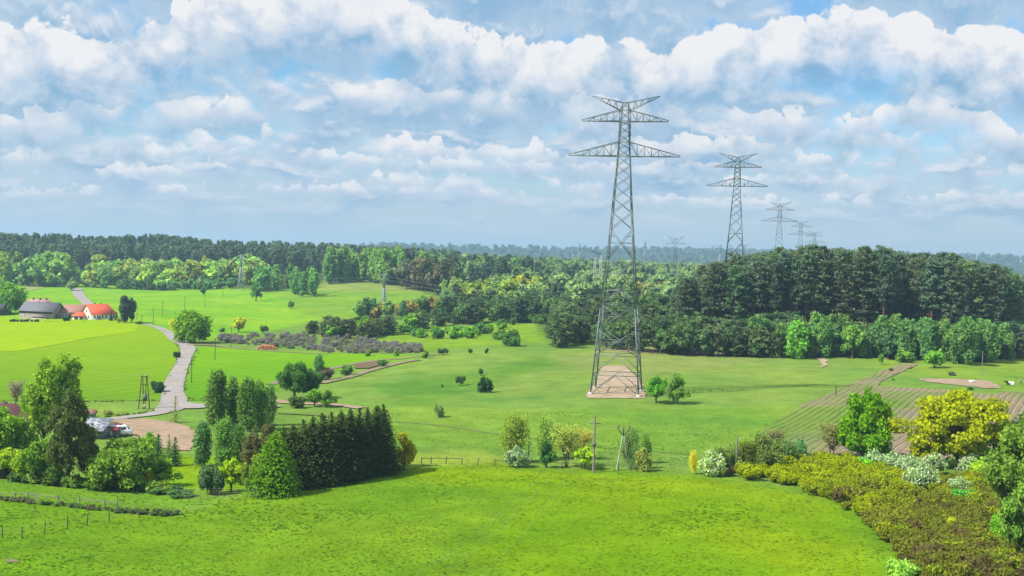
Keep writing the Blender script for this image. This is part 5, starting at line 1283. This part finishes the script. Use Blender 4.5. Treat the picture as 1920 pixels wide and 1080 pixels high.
# --- birches of the middle clump
for px, b_, t, c, w, lb in ((408, 806, 700, (.055, .105, .018), 1.0, 'tallest dense birch of the middle clump'), (436, 800, 712, (.066, .125, .020), .9, 'birch beside the white slim pole'), (462, 810, 714, (.056, .115, .018), .9, 'birch in the centre of the middle clump'), (486, 806, 720, (.066, .13, .022), .85, 'birch right of the clump centre'),
                         (504, 798, 726, (.06, .12, .025), .8, 'rightmost birch of the middle clump'), (378, 874, 794, (.055, .12, .032), 1.0, 'low blue-green birch in front of the clump at its left'), (418, 876, 788, (.065, .14, .022), 1.15, 'broad light birch in front of the clump'), (447, 866, 800, (.05, .11, .018), 1.1, 'shorter birch in front, left of the brownish trees')):
    P_('birch_tree', 'birch_near', px, b_, t, c, lb, wide=w)
# --- dark round group by the track
for k, px, b_, t, c, w, lb in (('broad_near', 552, 752, 682, (.030, .080, .012), 1.15, 'big dark round tree where the sandy tracks meet'), ('broad_near', 580, 748, 690, (.034, .090, .013), 1.1, 'dark round tree right of the biggest one by the tracks'), ('bush_near', 557, 765, 738, (.05, .085, .02), 1.0, 'low brownish bush under the big dark round tree'),
                               ('young_near', 590, 763, 729, (.07, .16, .014), 1.2, 'lighter small round tree in front by the sandy track'), ('young_near', 614, 764, 733, (.055, .13, .014), 1.2, 'small round tree at the right end of the track group'), ('birch_near', 597, 712, 668, (.05, .12, .03), 1.0, 'slim pale tree behind the big dark round one'),
                               ('bush_near', 612, 712, 688, (.07, .065, .04), .9, 'dark greyish bush by the fork of the tracks'), ('bush_near', 650, 704, 680, (.05, .11, .02), .9, 'roundish bush between the two tracks'), ('bush_near', 716, 688, 673, (.05, .11, .02), .9, 'small bush at the end of the dark soil strip')):
    P_('broadleaf_tree' if 'bush' not in k else 'shrub', k, px, b_, t, c, lb, 'tree' if 'bush' not in k else 'shrub', wide=w)
# --- left front clump
for nm, k, px, b_, t, c, w, lb in (('broadleaf_tree', 'tall_near', 80, 872, 664, (.085, .155, .010), 1.05, 'tallest light green tree of the left clump, left of its twin'), ('broadleaf_tree', 'tall_near', 118, 868, 668, (.075, .140, .010), 1.0, 'tall light green twin tree in the left clump'), ('larch_tree', 'larch_near', 128, 912, 728, (.042, .064, .015), .85, 'dark olive tree in front of the tall light twins'),
        ('larch_tree', 'larch_near', 160, 905, 800, (.045, .070, .018), 1.0, 'dark drooping tree right below the white sheet roof'), ('willow_shrub', 'willow_near', 222, 916, 812, (.070, .130, .014), 1.15, 'big green willow bush in the middle of the left clump'), ('shrub', 'bush_tall', 262, 884, 818, (.13, .20, .008), 1.0, 'yellow-green shrub above the willow bush'),
        ('spruce_tree', 'spruce_small', 296, 872, 812, (.024, .060, .018), 1.0, 'small dark spruce left of its twin by the bare yard'), ('spruce_tree', 'spruce_small', 327, 874, 818, (.026, .062, .018), 1.1, 'small dark spruce nearest the bare yard'), ('spruce_tree', 'spruce_small', 316, 860, 814, (.07, .13, .02), .7, 'pale tipped young spruce between the two dark ones'),
        ('apple_tree', 'young_near', 306, 912, 860, (.080, .165, .014), 1.45, 'round light apple-like tree at the right of the left clump'), ('shrub', 'bush_near', 268, 914, 876, (.16, .20, .006), 1.0, 'yellowish bush right of the willow bush'), ('shrub', 'bush_tall', 275, 858, 808, (.09, .17, .012), 1.1, 'light bush edging the bare earth yard'),
        ('broadleaf_tree', 'broad_near', 2, 872, 760, (.075, .15, .010), 1.1, 'green tree cut by the left picture edge'), ('shrub', 'bush_tall', 22, 896, 836, (.13, .20, .008), 1.3, 'yellow-green shrub near the left picture edge'), ('shrub', 'bush_tall', 48, 872, 806, (.09, .17, .018), 1.0, 'fresh green shrub under the maroon roof'), ('shrub', 'bush_tall', 44, 902, 848, (.10, .17, .01), 1.1, 'low yellow-green shrub in front of the left clump'),
        ('broadleaf_tree', 'broad_near', 70, 906, 826, (.075, .145, .014), 1.0, 'rounded tree in front of the tall twins at their left'), ('bare_tree', 'bare_near', 30, 762, 716, (.13, .11, .07), 1.0, 'bare tree behind the maroon roof'), ('shrub', 'bush_tall', 40, 800, 762, (.17, .18, .03), 1.1, 'brownish-yellow shrub beside the maroon roof'), ('shrub', 'bush_tall', 100, 910, 868, (.05, .10, .015), 1.2, 'dark shrub at the foot of the dark olive tree'),
        ('shrub', 'bush_near', 185, 918, 884, (.06, .12, .012), 1.3, 'low dark bush left of the willow bush'), ('young_tree', 'larch_thin', 328, 793, 741, (.10, .125, .03), 1.0, 'young thin larch beside the road fork'), ('shrub', 'bush_near', 297, 736, 711, (.022, .050, .016), .95, 'dark round bush left of the road'), ('shrub', 'bush_near', 332, 671, 657, DRK, .9, 'small dark bush left of the road bend'),
        ('shrub', 'bush_near', 203, 778, 767, (.13, .16, .03), 1.5, 'low yellowish bush near the transformer stand'), ('shrub', 'bush_near', 340, 932, 914, (.045, .100, .025), 2.6, 'low dark bramble right of the apple-like tree'), ('shrub', 'bush_near', 302, 926, 911, (.05, .105, .025), 2.4, 'low dark bramble under the apple-like tree')):
    P_(nm, k, px, b_, t, c, lb, 'shrub' if 'shrub' in nm else 'tree', wide=w)
# hedge of rough growth along the left front edge and the ditch
def scatter_px(n, pts, dj=3.0, pj=4.0):
    pts = np.array(pts, float); seg = np.hypot(*np.diff(pts, axis=0).T); cum = np.concatenate([[0], np.cumsum(seg)]); out = []
    for i in range(n):
        s = prng.uniform(0, cum[-1]); px = np.interp(s, cum, pts[:, 0]) + prng.uniform(-pj, pj); py = np.interp(s, cum, pts[:, 1])
        p = G(px, py); y = p[1] + prng.uniform(-.2, 1) * dj; x = p[0] * y / p[1]; out.append(np.array([x, y, float(Hs(x, y))]))
    return out
def brush(name, n, pts, hs, cols, label, kinds, dj=2.0):
    it = []
    for p in scatter_px(n, pts, dj):
        it.append((prng.choice(kinds), prng.randrange(4), p, prng.uniform(*hs), prng.uniform(.9, 1.5), jcol(prng.choice(cols), .2)))
    return mass(name, it, label, None)
brush('rough_growth', 60, [(0, 902), (80, 908), (170, 918), (250, 920), (330, 930)], (.7, 1.8), [(.06, .12, .02), (.04, .08, .02), (.09, .15, .02)], 'rough low growth along the foot of the left clump', ['bush_mid'])
brush('ditch_brush', 90, [(0, 938), (60, 945), (140, 952), (220, 962), (280, 966), (328, 968)], (.3, .75), [(.055, .085, .030), (.065, .070, .040), (.05, .095, .02)], 'grey-brown brush in the ditch under the broken rail fence', ['bush_mid'], 1.2)
VG = [(.10, .16, .025), (.085, .145, .02), (.12, .16, .03), (.07, .12, .02)]
for n_, pts_ in ((46, [(270, 607), (300, 616), (322, 636), (336, 650), (338, 668), (328, 690), (313, 712), (306, 744)]), (34, [(372, 655), (360, 676), (351, 700), (346, 725), (352, 748), (392, 752)]), (44, [(0, 754), (100, 754), (200, 754), (300, 752)]), (36, [(0, 604), (110, 604), (200, 605), (262, 608)]), (30, [(170, 786), (230, 780), (290, 773)])):
    brush('verge_growth', n_, pts_, (.25, .6), VG, 'rough grassy growth along the verge of the road and field', ['bush_far'], 1.5)
# --- farm trees
for nm, k, px, b_, t, c, w, lb in (('broadleaf_tree', 'round_mid', 14, 588, 524, (.070, .160, .014), 1.1, 'round green tree behind the barn at the left picture edge'), ('poplar_tree', 'column_mid', 233, 606, 555, (.030, .045, .026), .95, 'dark columnar tree right of the farmhouse, taller of its pair'), ('poplar_tree', 'column_mid', 246, 605, 559, (.036, .060, .026), .8, 'dark columnar tree right of the farmhouse, shorter of its pair'),
        ('broadleaf_tree', 'round_mid', 360, 643, 577, (.066, .140, .005), 1.1, 'big round tree beside the gravel road, dark green at its right'), ('broadleaf_tree', 'bush_mid', 333, 622, 596, (.21, .25, .004), 1.4, 'yellow-green low tree attached to the left of the big roadside tree'), ('young_tree', 'broad_mid', 448, 623, 593, (.20, .23, .01), 1.05, 'small yellow-green tree alone in the field above the purple scrub'),
        ('spruce_tree', 'spruce_mid', 208, 602, 583, DRK, 1.1, 'small dark conifer at the right corner of the farmhouse'), ('spruce_tree', 'spruce_mid', 218, 601, 584, DRK, 1.1, 'second small dark conifer, right of the one at the farmhouse corner'), ('shrub', 'bush_mid', 225, 605, 595, (.10, .15, .03), 1.2, 'light bush under the dark columnar trees'), ('shrub', 'bush_mid', 124, 602, 592, DRK, 1.3, 'dark bush before the little tiled porch'),
        ('shrub', 'bush_mid', 262, 608, 602, DRK, 2.0, 'flat dark bush at the roadside right of the columnar trees'), ('shrub', 'bush_mid', 416, 622, 614, (.05, .09, .02), 1.3, 'dark bush between the big roadside tree and the small yellow-green one'), ('shrub', 'bush_mid', 495, 625, 609, (.05, .085, .022), 1.0, 'dark round bush above the purple scrub'), ('shrub', 'broad_mid', 381, 553, 538, (.05, .11, .02), 1.0, 'round dark bush high in the left field'),
        ('shrub', 'broad_mid', 545, 579, 564, (.045, .10, .018), 1.0, 'lone round bush casting a shadow on the sloping meadow'), ('broadleaf_tree', 'broad_mid', 480, 565, 530, (.055, .13, .03), .9, 'dark bushy tree at the corner of the left field'), ('shrub', 'broad_mid', 192, 541, 528, (.05, .12, .03), .9, 'single dark bush above the gravel road'), ('broadleaf_tree', 'bush_mid', 135, 545, 526, (.10, .15, .05), 1.4, 'grey-green bushes where the far road enters the trees')):
    P_(nm, k, px, b_, t, c, lb, 'shrub' if nm == 'shrub' else 'tree', wide=w)
for i in range(9):
    P_('shrub', 'bush_mid', 20 + i * 6.5 + prng.uniform(-1, 1), 604, 599 - prng.random() * 1.5, DRK, 'tiny dark conifer bush in the row before the barn', 'shrub', group='little bushes before the barn', parts=False)
# --- meadow bushes, each somewhere one can name
for k, px, b_, t, c, w, lb in (('bush_mid', 910, 736, 704, (.022, .055, .014), .8, 'tallest dark bush alone on the open meadow slope'), ('bush_mid', 863, 723, 703, (.030, .065, .016), .9, 'dark bush left of the tallest one on the meadow slope'), ('bush_mid', 901, 704, 690, (.03, .07, .016), .8, 'small dark bush just above the tallest meadow bush'), ('bush_mid', 824, 782, 759, (.09, .14, .04), .85, 'pale thin shrub low on the meadow slope'),
                               ('bush_mid', 958, 649, 617, (.035, .085, .016), .95, 'big dark bush at the upper edge of the meadow'), ('bush_mid', 936, 637, 617, (.05, .12, .016), 1.2, 'green bush touching the big dark one at the upper meadow'), ('bush_mid', 829, 726, 719, (.05, .11, .02), .8, 'tiny bush on the slope left of the dark ones'), ('bush_mid', 797, 671, 656, (.075, .13, .02), .8, 'small thin bush where the track ends'), ('bush_mid', 882, 664, 653, DRK, .7, 'tiny dark bush near the upper meadow track'), ('bush_mid', 912, 662, 652, DRK, .7, 'tiny dark bush right of another on the upper meadow'),
                               ('bush_mid', 830, 665, 652, (.055, .075, .04), 1.7, 'greyish bush right of the purple scrub'), ('bush_mid', 690, 668, 655, (.06, .13, .02), .9, 'green bush in front of the purple scrub'), ('bush_mid', 743, 668, 656, (.07, .14, .02), .8, 'small green bush at the right part of the purple scrub'), ('bush_mid', 1752, 690, 655, (.07, .17, .016), 1.1, 'round green bush alone before the wood on the right'), ('broad_mid', 1652, 684, 662, (.06, .13, .02), .6, 'slender young tree before the wood near the ploughed corner'), ('bush_mid', 1697, 680, 655, (.08, .16, .02), 1.2, 'light green bush at the top corner of the ploughed field'),
                               ('bush_mid', 1670, 696, 690, (.045, .09, .02), 1.6, 'low dark bush on the edge of the ploughed rows'), ('bush_mid', 1786, 704, 697, (.06, .075, .04), 2.0, 'low greyish bush by the bare soil strip'), ('bush_mid', 1820, 731, 724, (.05, .13, .02), 1.5, 'low green bush below the bare soil strip'), ('bush_mid', 1675, 714, 709, (.045, .10, .02), 1.4, 'tiny green bush in the strip between the ploughed parts')):
    P_('shrub', k, px, b_, t, c, lb, 'shrub', wide=w)
# ------------------------------------------------------------------ belts of trees that cannot be told apart
def belt(n, pts, hs, kinds, dj=20.0, parts=False, pj=6.0, wide=(.9, 1.2), cv=.16):
    """kinds = [(object name, kind, colour, weight, label, group)]"""
    for p in scatter_px(n, pts, dj, pj):
        r_ = prng.random() * sum(k[3] for k in kinds)
        for k in kinds:
            r_ -= k[3]
            if r_ <= 0: break
        plant(k[0], k[1], p, prng.uniform(*hs), k[2], k[4], 'shrub' if k[0] == 'shrub' else 'tree', k[5], prng.uniform(*wide), parts, None, cv)
# young pines and junipers below the sloping meadow
belt(64, [(600, 632), (640, 634), (690, 634), (740, 628), (800, 618), (860, 610), (920, 604), (980, 598), (1040, 596)], (4.8, 7.8), [('pine_tree', 'pine_dense', (.044, .070, .024), 5, 'dark bushy young pine in the thicket below the sloping meadow', 'young pines below the sloping meadow'), ('shrub', 'broad_mid', (.075, .17, .012), 1.2, 'bright green bush among the dark young pines', 'bright bushes among the young pines')], 22, True, 4, (1.0, 1.35))
belt(3, [(575, 627), (596, 626)], (4.5, 5.5), [('pine_tree', 'pine_dense', (.030, .050, .018), 1, 'dark bushy pine of the small group above the purple scrub', 'pines above the purple scrub')], 3, True, 3, (1.1, 1.3))
belt(26, [(660, 600), (720, 598), (790, 592), (860, 586)], (6, 10), [('broadleaf_tree', 'broad_mid', (.075, .14, .03), 2, 'pale bushy tree on the meadow edge behind the young pines', 'pale trees behind the young pines'), ('birch_tree', 'birch_mid', (.055, .12, .035), 2, 'bluish birch on the meadow edge behind the young pines', 'birches behind the young pines'), ('broadleaf_tree', 'bush_mid', (.125, .115, .028), .8, 'yellowish bush on the meadow edge', 'yellowish bushes on the meadow edge')], 14, True)
belt(46, [(730, 622), (800, 636), (880, 634), (950, 612), (1020, 604)], (2.2, 5.0), [('shrub', 'bush_mid', (.070, .170, .014), 2, 'scattered bright bush on the upper meadow below the thicket', 'bright bushes on the upper meadow'), ('shrub', 'bush_mid', (.040, .095, .018), 2, 'scattered dark bush on the upper meadow below the thicket', 'dark bushes on the upper meadow')], 16, False, 12)
# thicket behind the pylon
belt(70, [(1040, 650), (1100, 652), (1180, 656), (1260, 662), (1340, 664), (1420, 668), (1500, 670)], (7, 11), [('pine_tree', 'pine_dense', (.040, .066, .024), 4, 'dark bushy tree in the thicket behind the big pylon', 'dark trees of the thicket behind the big pylon'), ('broadleaf_tree', 'broad_mid', (.045, .085, .024), 2.4, 'mid green tree in the thicket behind the big pylon', 'mid green trees of the thicket')], 34, True, 6, (.95, 1.3))
P_('broadleaf_tree', 'broad_mid', 1227, 598, 566, (.13, .27, .006), 'single bright lime tree in the dark thicket right of the big pylon')
P_('shrub', 'bush_mid', 1242, 652, 628, (.13, .07, .03), 'rusty brown bush in the dark thicket right of the big pylon', 'shrub', wide=.8)
# birches and mixed trees before the pines
belt(46, [(1400, 668), (1490, 672), (1560, 668), (1640, 672), (1720, 676), (1800, 682), (1900, 676)], (7.5, 13), [('birch_tree', 'birch_mid', (.056, .118, .028), 3, 'light green birch along the front of the pine wood', 'birches before the pine wood')], 10, True, 8, (.95, 1.25))
belt(70, [(1250, 664), (1350, 666), (1450, 668), (1560, 668), (1680, 672), (1800, 678), (1920, 672)], (6, 10), [('broadleaf_tree', 'broad_mid', (.046, .090, .028), 2, 'dull green small tree at the foot of the pine wood', 'dull small trees before the pine wood'), ('pine_tree', 'pine_dense', (.046, .070, .030), 2, 'dark young pine at the foot of the pine wood', 'young pines before the pine wood')], 22, True, 8, (1.0, 1.3))
belt(30, [(1790, 672), (1850, 668), (1930, 668)], (7, 12), [('broadleaf_tree', 'broad_mid', (.050, .120, .022), 2, 'green tree at the right end of the wood', 'green trees at the right end of the wood'), ('pine_tree', 'pine_dense', (.036, .060, .032), 2, 'dark bushy pine at the right end of the wood', 'dark pines at the right end of the wood')], 40, True, 8, (1.0, 1.3))
P_('birch_tree', 'birch_mid', 1540, 670, 606, (.06, .135, .03), 'light birch left of the bare pale patch before the pines', wide=1.2)
P_('birch_tree', 'birch_mid', 1494, 673, 605, (.075, .19, .022), 'light green birch with white stems standing clear in front of the pine wood', wide=1.25)
P_('broadleaf_tree', 'broad_mid', 1598, 672, 612, (.085, .17, .025), 'leaning light green tree pair before the middle of the pine wood', wide=1.0)
# tall pines
def stand(n, pxs, ds, hs, seed, kinds, label, group, name='pine_tree', parts=True, trim=None):
    rng = random.Random(seed); done = []
    for i in range(n * 4):
        if len(done) >= n: break
        px, d = rng.uniform(*pxs), rng.uniform(*ds)
        if trim and not trim(px, d): continue
        p = at(px, d)
        if any((p[0] - q[0]) ** 2 + (p[1] - q[1]) ** 2 < 5.0 for q in done): continue
        done.append(p)
        plant(name, rng.choice(kinds), p, rng.uniform(*hs), PIN if rng.random() < .7 else (.040, .070, .020), label, 'tree', group, rng.uniform(.9, 1.25), parts, None, .16)
def crest(px): return np.interp(px, [1250, 1300, 1380, 1450, 1520, 1650, 1780, 1860, 1910, 1960], [536, 512, 485, 472, 468, 472, 484, 500, 518, 560])
def pine_stand(n, ds, label, group, seed, parts, spread, lo=1262, hi=1925):
    rng = random.Random(seed); done = []; tries = 0
    while len(done) < n and tries < n * 20:
        tries += 1; px, d = rng.uniform(lo, hi), rng.uniform(*ds); p = at(px, d)
        if any((p[0] - q[0]) ** 2 + (p[1] - q[1]) ** 2 < 6.5 for q in done): continue
        v = ray(px, crest(px) + (rng.uniform(-9, -4) if rng.random() < .13 else rng.uniform(-3, 3) + abs(rng.gauss(0, spread)))); h = CZ + v[2] / v[1] * d - p[2]
        if h < 9: continue
        done.append(p)
        plant('pine_tree', 'pine_mid' if rng.random() < .55 else 'pine_low', p, min(h, 33), PIN if rng.random() < .7 else (.052, .088, .034), label, 'tree', group, rng.uniform(.95, 1.35), parts, None, .18)
pine_stand(105, (436, 462), 'tall dark pine with a bare trunk in the front of the wood on the right', 'front pines of the wood on the right', 3, True, 9)
# mid woods between the thicket and the horizon
def zone(n, quad, hs, kinds, seed, wide=(.95, 1.3), cv=.2):
    """trees spread over a patch of ground given as px range and distance range"""
    rng = random.Random(seed); px0, px1, d0, d1 = quad
    for i in range(n):
        d = d0 + (d1 - d0) * rng.random(); p = at(rng.uniform(px0, px1), d); r_ = rng.random() * sum(k[3] for k in kinds)
        for k in kinds:
            r_ -= k[3]
            if r_ <= 0: break
        plant(k[0], k[1], p, rng.uniform(*hs), k[2], k[4], 'tree', k[5], rng.uniform(*wide), False, None, cv)
zone(26, (830, 960, 640, 760), (11, 16), [('broadleaf_tree', 'broad_far', (.105, .150, .020), 3, 'yellow-green tree at the right end of the sloping meadow', 'yellow-green trees beyond the sloping meadow'), ('birch_tree', 'birch_far', (.095, .155, .045), 3, 'pale green tree at the right end of the sloping meadow', 'pale trees beyond the sloping meadow'), ('spruce_tree', 'spruce_far', (.022, .038, .018), 1.4, 'dark spruce among the yellow-green trees', 'spruces among the yellow-green trees')], 2)
zone(10, (955, 1010, 700, 800), (12, 15), [('broadleaf_tree', 'broad_far', (.145, .165, .010), 3, 'bright yellow tree above the thicket left of the big pylon', 'bright yellow trees left of the big pylon')], 3)
zone(16, (1180, 1270, 660, 760), (11, 14), [('broadleaf_tree', 'broad_far', (.12, .14, .03), 3, 'yellowish tree between the big pylon and the pine wood', 'yellowish trees right of the big pylon')], 4)
zone(12, (1370, 1440, 560, 700), (12, 15), [('broadleaf_tree', 'broad_far', (.11, .145, .03), 3, 'pale yellow-green tree at the left end of the pine wood', 'pale trees at the left end of the pine wood')], 14)
# bright trees along the left forest edge
DEC = lambda lb, grp, c, nm='broadleaf_tree': (nm, 'broad_far', c, 1, lb, grp)
zone(44, (-40, 130, 900, 960), (15, 24), [DEC('fresh green tree at the far left forest edge', 'fresh trees at the far left forest edge', (.105, .190, .042)), ('birch_tree', 'birch_far', (.11, .18, .022), 1, 'tall yellow-green tree at the far left forest edge', 'yellow-green trees at the far left forest edge')], 5)
belt(42, [(130, 540), (180, 538), (240, 538), (300, 543), (360, 543), (420, 540)], (5, 9), [DEC('low pale bushy tree in front of the left forest', 'low pale trees in front of the left forest', (.13, .17, .065), 'shrub'), DEC('low green bushy tree in front of the left forest', 'low green trees in front of the left forest', (.075, .155, .035), 'shrub')], 70, False, 8)
zone(62, (160, 480, 905, 1010), (12, 20), [DEC('bright green tree below the dark left forest', 'bright trees below the left forest', (.128, .220, .030)), DEC('deep green tree below the dark left forest', 'deep green trees below the left forest', (.088, .165, .036)), ('broadleaf_tree', 'broad_far', (.125, .170, .030), .7, 'yellowish tree below the dark left forest', 'yellowish trees below the left forest')], 6)
belt(40, [(210, 541), (300, 545), (380, 544), (440, 540)], (5, 8), [DEC('dark rounded hedge bush along the top of the left field', 'hedge bushes along the top of the left field', (.050, .125, .030), 'shrub')], 14, False, 6)
zone(14, (480, 600, 830, 880), (10, 18), [DEC('bushy green tree left of the sloping meadow', 'bushy trees left of the sloping meadow', (.065, .150, .026)), ('birch_tree', 'birch_far', (.075, .155, .03), 1, 'pale birch left of the sloping meadow', 'birches left of the sloping meadow')], 7)
zone(8, (545, 590, 770, 800), (11, 17), [('birch_tree', 'birch_far', (.06, .145, .028), 1, 'rounded birch standing forward on the left of the sloping meadow', 'birches standing forward on the sloping meadow')], 17)
# the tall birch wall behind the sloping meadow
belt(46, [(610, 532), (660, 528), (700, 530), (760, 538), (810, 548)], (19, 25), [('birch_tree', 'birch_far', (.080, .155, .030), 3, 'tall pale-stemmed birch in the wall of birches behind the sloping meadow', 'birches behind the sloping meadow')], 34, True, 8, (.9, 1.15))
belt(24, [(760, 540), (810, 548), (850, 556)], (17, 23), [('pine_tree', 'pine_far', (.045, .062, .026), 3, 'dark pine at the right end of the birch wall', 'pines at the right end of the birch wall'), ('broadleaf_tree', 'broad_far', (.058, .060, .028), .5, 'brownish thin-leaved tree at the right end of the birch wall', 'brownish trees by the birch wall')], 60, False)
# ------------------------------------------------------------------ far woods that read as one mass
def wood(name, label, rows, seed):
    rng = random.Random(seed); it = []
    for n, px0, px1, d0, d1, hs, kinds, top in rows:
        for i in range(n):
            px, d = rng.uniform(px0, px1), rng.uniform(d0, d1); p = at(px, d); k, c = rng.choice(kinds); h = rng.uniform(*hs)
            if top is not None:
                v = ray(px, top(px) - 3 + abs(rng.gauss(0, 5))); h = min(max(CZ + v[2] / v[1] * d - p[2], 8), 30)
            q = rng.uniform(.82, 1.18); it.append((k, rng.randrange(4), p, h, rng.uniform(.95, 1.3), (c[0] * q, c[1] * q, c[2] * q)))
    return mass(name, it, label, None)
ridge = lambda px: np.interp(px, [-200, 0, 100, 200, 290, 400, 500, 600, 700, 800, 860, 1000], [440, 440, 441, 446, 440, 452, 455, 458, 464, 466, 473, 482])
DP = [('pine_far', (.044, .070, .034)), ('pine_far', (.052, .082, .036)), ('spruce_far', (.040, .064, .032))]
MX = [('pine_far', (.034, .060, .030)), ('pine_far', (.040, .068, .034)), ('broad_far', (.080, .132, .044)), ('broad_far', (.100, .152, .046)), ('birch_far', (.090, .145, .050))]
wood('left_forest', 'dark conifer forest along the ridge on the left horizon', [(330, -220, 700, 1040, 1120, (18, 24), DP, None), (420, -220, 860, 1120, 1300, (18, 24), DP, ridge)], 1)
wood('pine_wood_interior', 'inner mass of the pine wood on the right behind its front trees', [(120, 1275, 1925, 462, 505, (18, 25), [('pine_mid', PIN), ('pine_low', PIN)], lambda px: crest(px) + 1), (170, 1300, 1930, 505, 570, (18, 25), [('pine_far', PIN)], lambda px: crest(px) + 4)], 2)
wood('mid_forest', 'continuous mixed woods filling the middle distance', [(70, 1045, 1370, 460, 560, (9, 13), [('pine_dense', (.038, .062, .024)), ('pine_dense', (.044, .070, .026)), ('broad_mid', (.045, .095, .026))], None), (44, 830, 1070, 555, 660, (8, 12), [('pine_dense', (.032, .056, .022)), ('broad_mid', (.05, .095, .026))], None), (150, 960, 1420, 600, 900, (11, 16), MX, None), (100, 690, 1010, 880, 1180, (16, 21), [('pine_far', (.036, .060, .026)), ('pine_far', (.032, .054, .024)), ('broad_far', (.055, .105, .03))], None), (420, 820, 1480, 880, 1250, (13, 18), MX, None), (330, 800, 1500, 1250, 1750, (14, 19), MX, None), (260, 1450, 2050, 620, 1100, (13, 18), MX, None)], 3)
far_c = [('dot_far', (.035, .060, .026)), ('dot_far', (.045, .075, .030)), ('dot_far', (.030, .052, .024))]
wood('distant_woods', 'hazy blue woods on the far hills along the horizon', [(420, 700, 2050, 1750, 2600, (15, 20), far_c, None), (380, 700, 2100, 2600, 4300, (18, 24), far_c, None), (620, 650, 2150, 4500, 5600, (22, 34), far_c, None)], 4)
# purple leafless scrub
def scrub():
    it = []; rng = random.Random(9)
    for i in range(270):
        px = rng.uniform(414, 790); lo = np.interp(px, [410, 450, 620, 700, 785], [640, 646, 662, 664, 662]); hi = np.interp(px, [410, 450, 560, 660, 785], [630, 626, 626, 632, 648])
        p = G(px, rng.uniform(hi + 4, lo)); it.append(('scrub', rng.randrange(3), p, rng.uniform(1.2, 2.3), rng.uniform(.8, 1.3), rng.choice([(.094, .090, .082), (.098, .093, .082), (.088, .090, .070), (.085, .098, .050)])))
    mass('leafless_scrub', it, 'purple-grey leafless willow scrub in the wet hollow', None)
define('scrub', bush, (51, 52, 53), H=3, W=4.5, s=.2, nb=16, dens=.42, twig=30)
scrub()
# yellow-brown scrub at lower right
def broom():
    poly = [(1385, 896), (1410, 868), (1450, 858), (1520, 858), (1600, 872), (1700, 895), (1760, 905), (1850, 905), (1925, 960), (1960, 1090), (1730, 1100), (1690, 1040), (1640, 1000), (1605, 965), (1560, 940), (1480, 915), (1420, 902)]
    it = []; rng = random.Random(6); k = 0
    while k < 820:
        px, py = rng.uniform(1380, 1960), rng.uniform(856, 1100)
        if not inpoly(np.array([px]), np.array([py]), poly)[0]: continue
        k += 1; p = G(px, py); u = (py - 890) / 130 + (px - 1640) / 800
        a, b_ = np.array((.118, .150, .002)), np.array((.066, .076, .009)); f = min(1, max(0, u * 1.1 + rng.gauss(0, .28))); c = a * (1 - f) + b_ * f
        if rng.random() < .12 * u: c = np.array((.058, .048, .016))
        if rng.random() < .06: c = np.array((.09, .13, .006))
        it.append(('broom', rng.randrange(4), p, rng.uniform(1.2, 2.6), rng.uniform(.75, 1.2), tuple(c)))
    mass('yellow_scrub', it, 'dense yellow and brown broom scrub covering the lower right slope', None)
define('broom', bush, (61, 62, 63, 64), H=2, W=3.0, s=.14, nb=14, dens=.8, twig=6, br=.30)
broom()

# ------------------------------------------------------------------ the air between
def haze():
    z0, z1 = float(GZ.min()) - 1.0, 96.0
    b = Buf(); box(b, XS[0] - 50, XS[-1] + 50, YS[0] - 50, YS[-1] + 50, z0, z1)
    m, n = mat('haze_air'); o = n.n('ShaderNodeOutputMaterial'); v = n.n('ShaderNodeVolumePrincipled')
    v.inputs['Color'].default_value = (0.50, 0.78, 1.0, 1); v.inputs['Density'].default_value = HAZE; v.inputs['Anisotropy'].default_value = 0.2
    m.node_tree.links.new(v.outputs[0], o.inputs['Volume'])
    tag(link('haze', b.mesh('haze', [m])), 'thin blue haze over the far woods', None, None, 'stuff')
HAZE = 1.5e-4
haze()
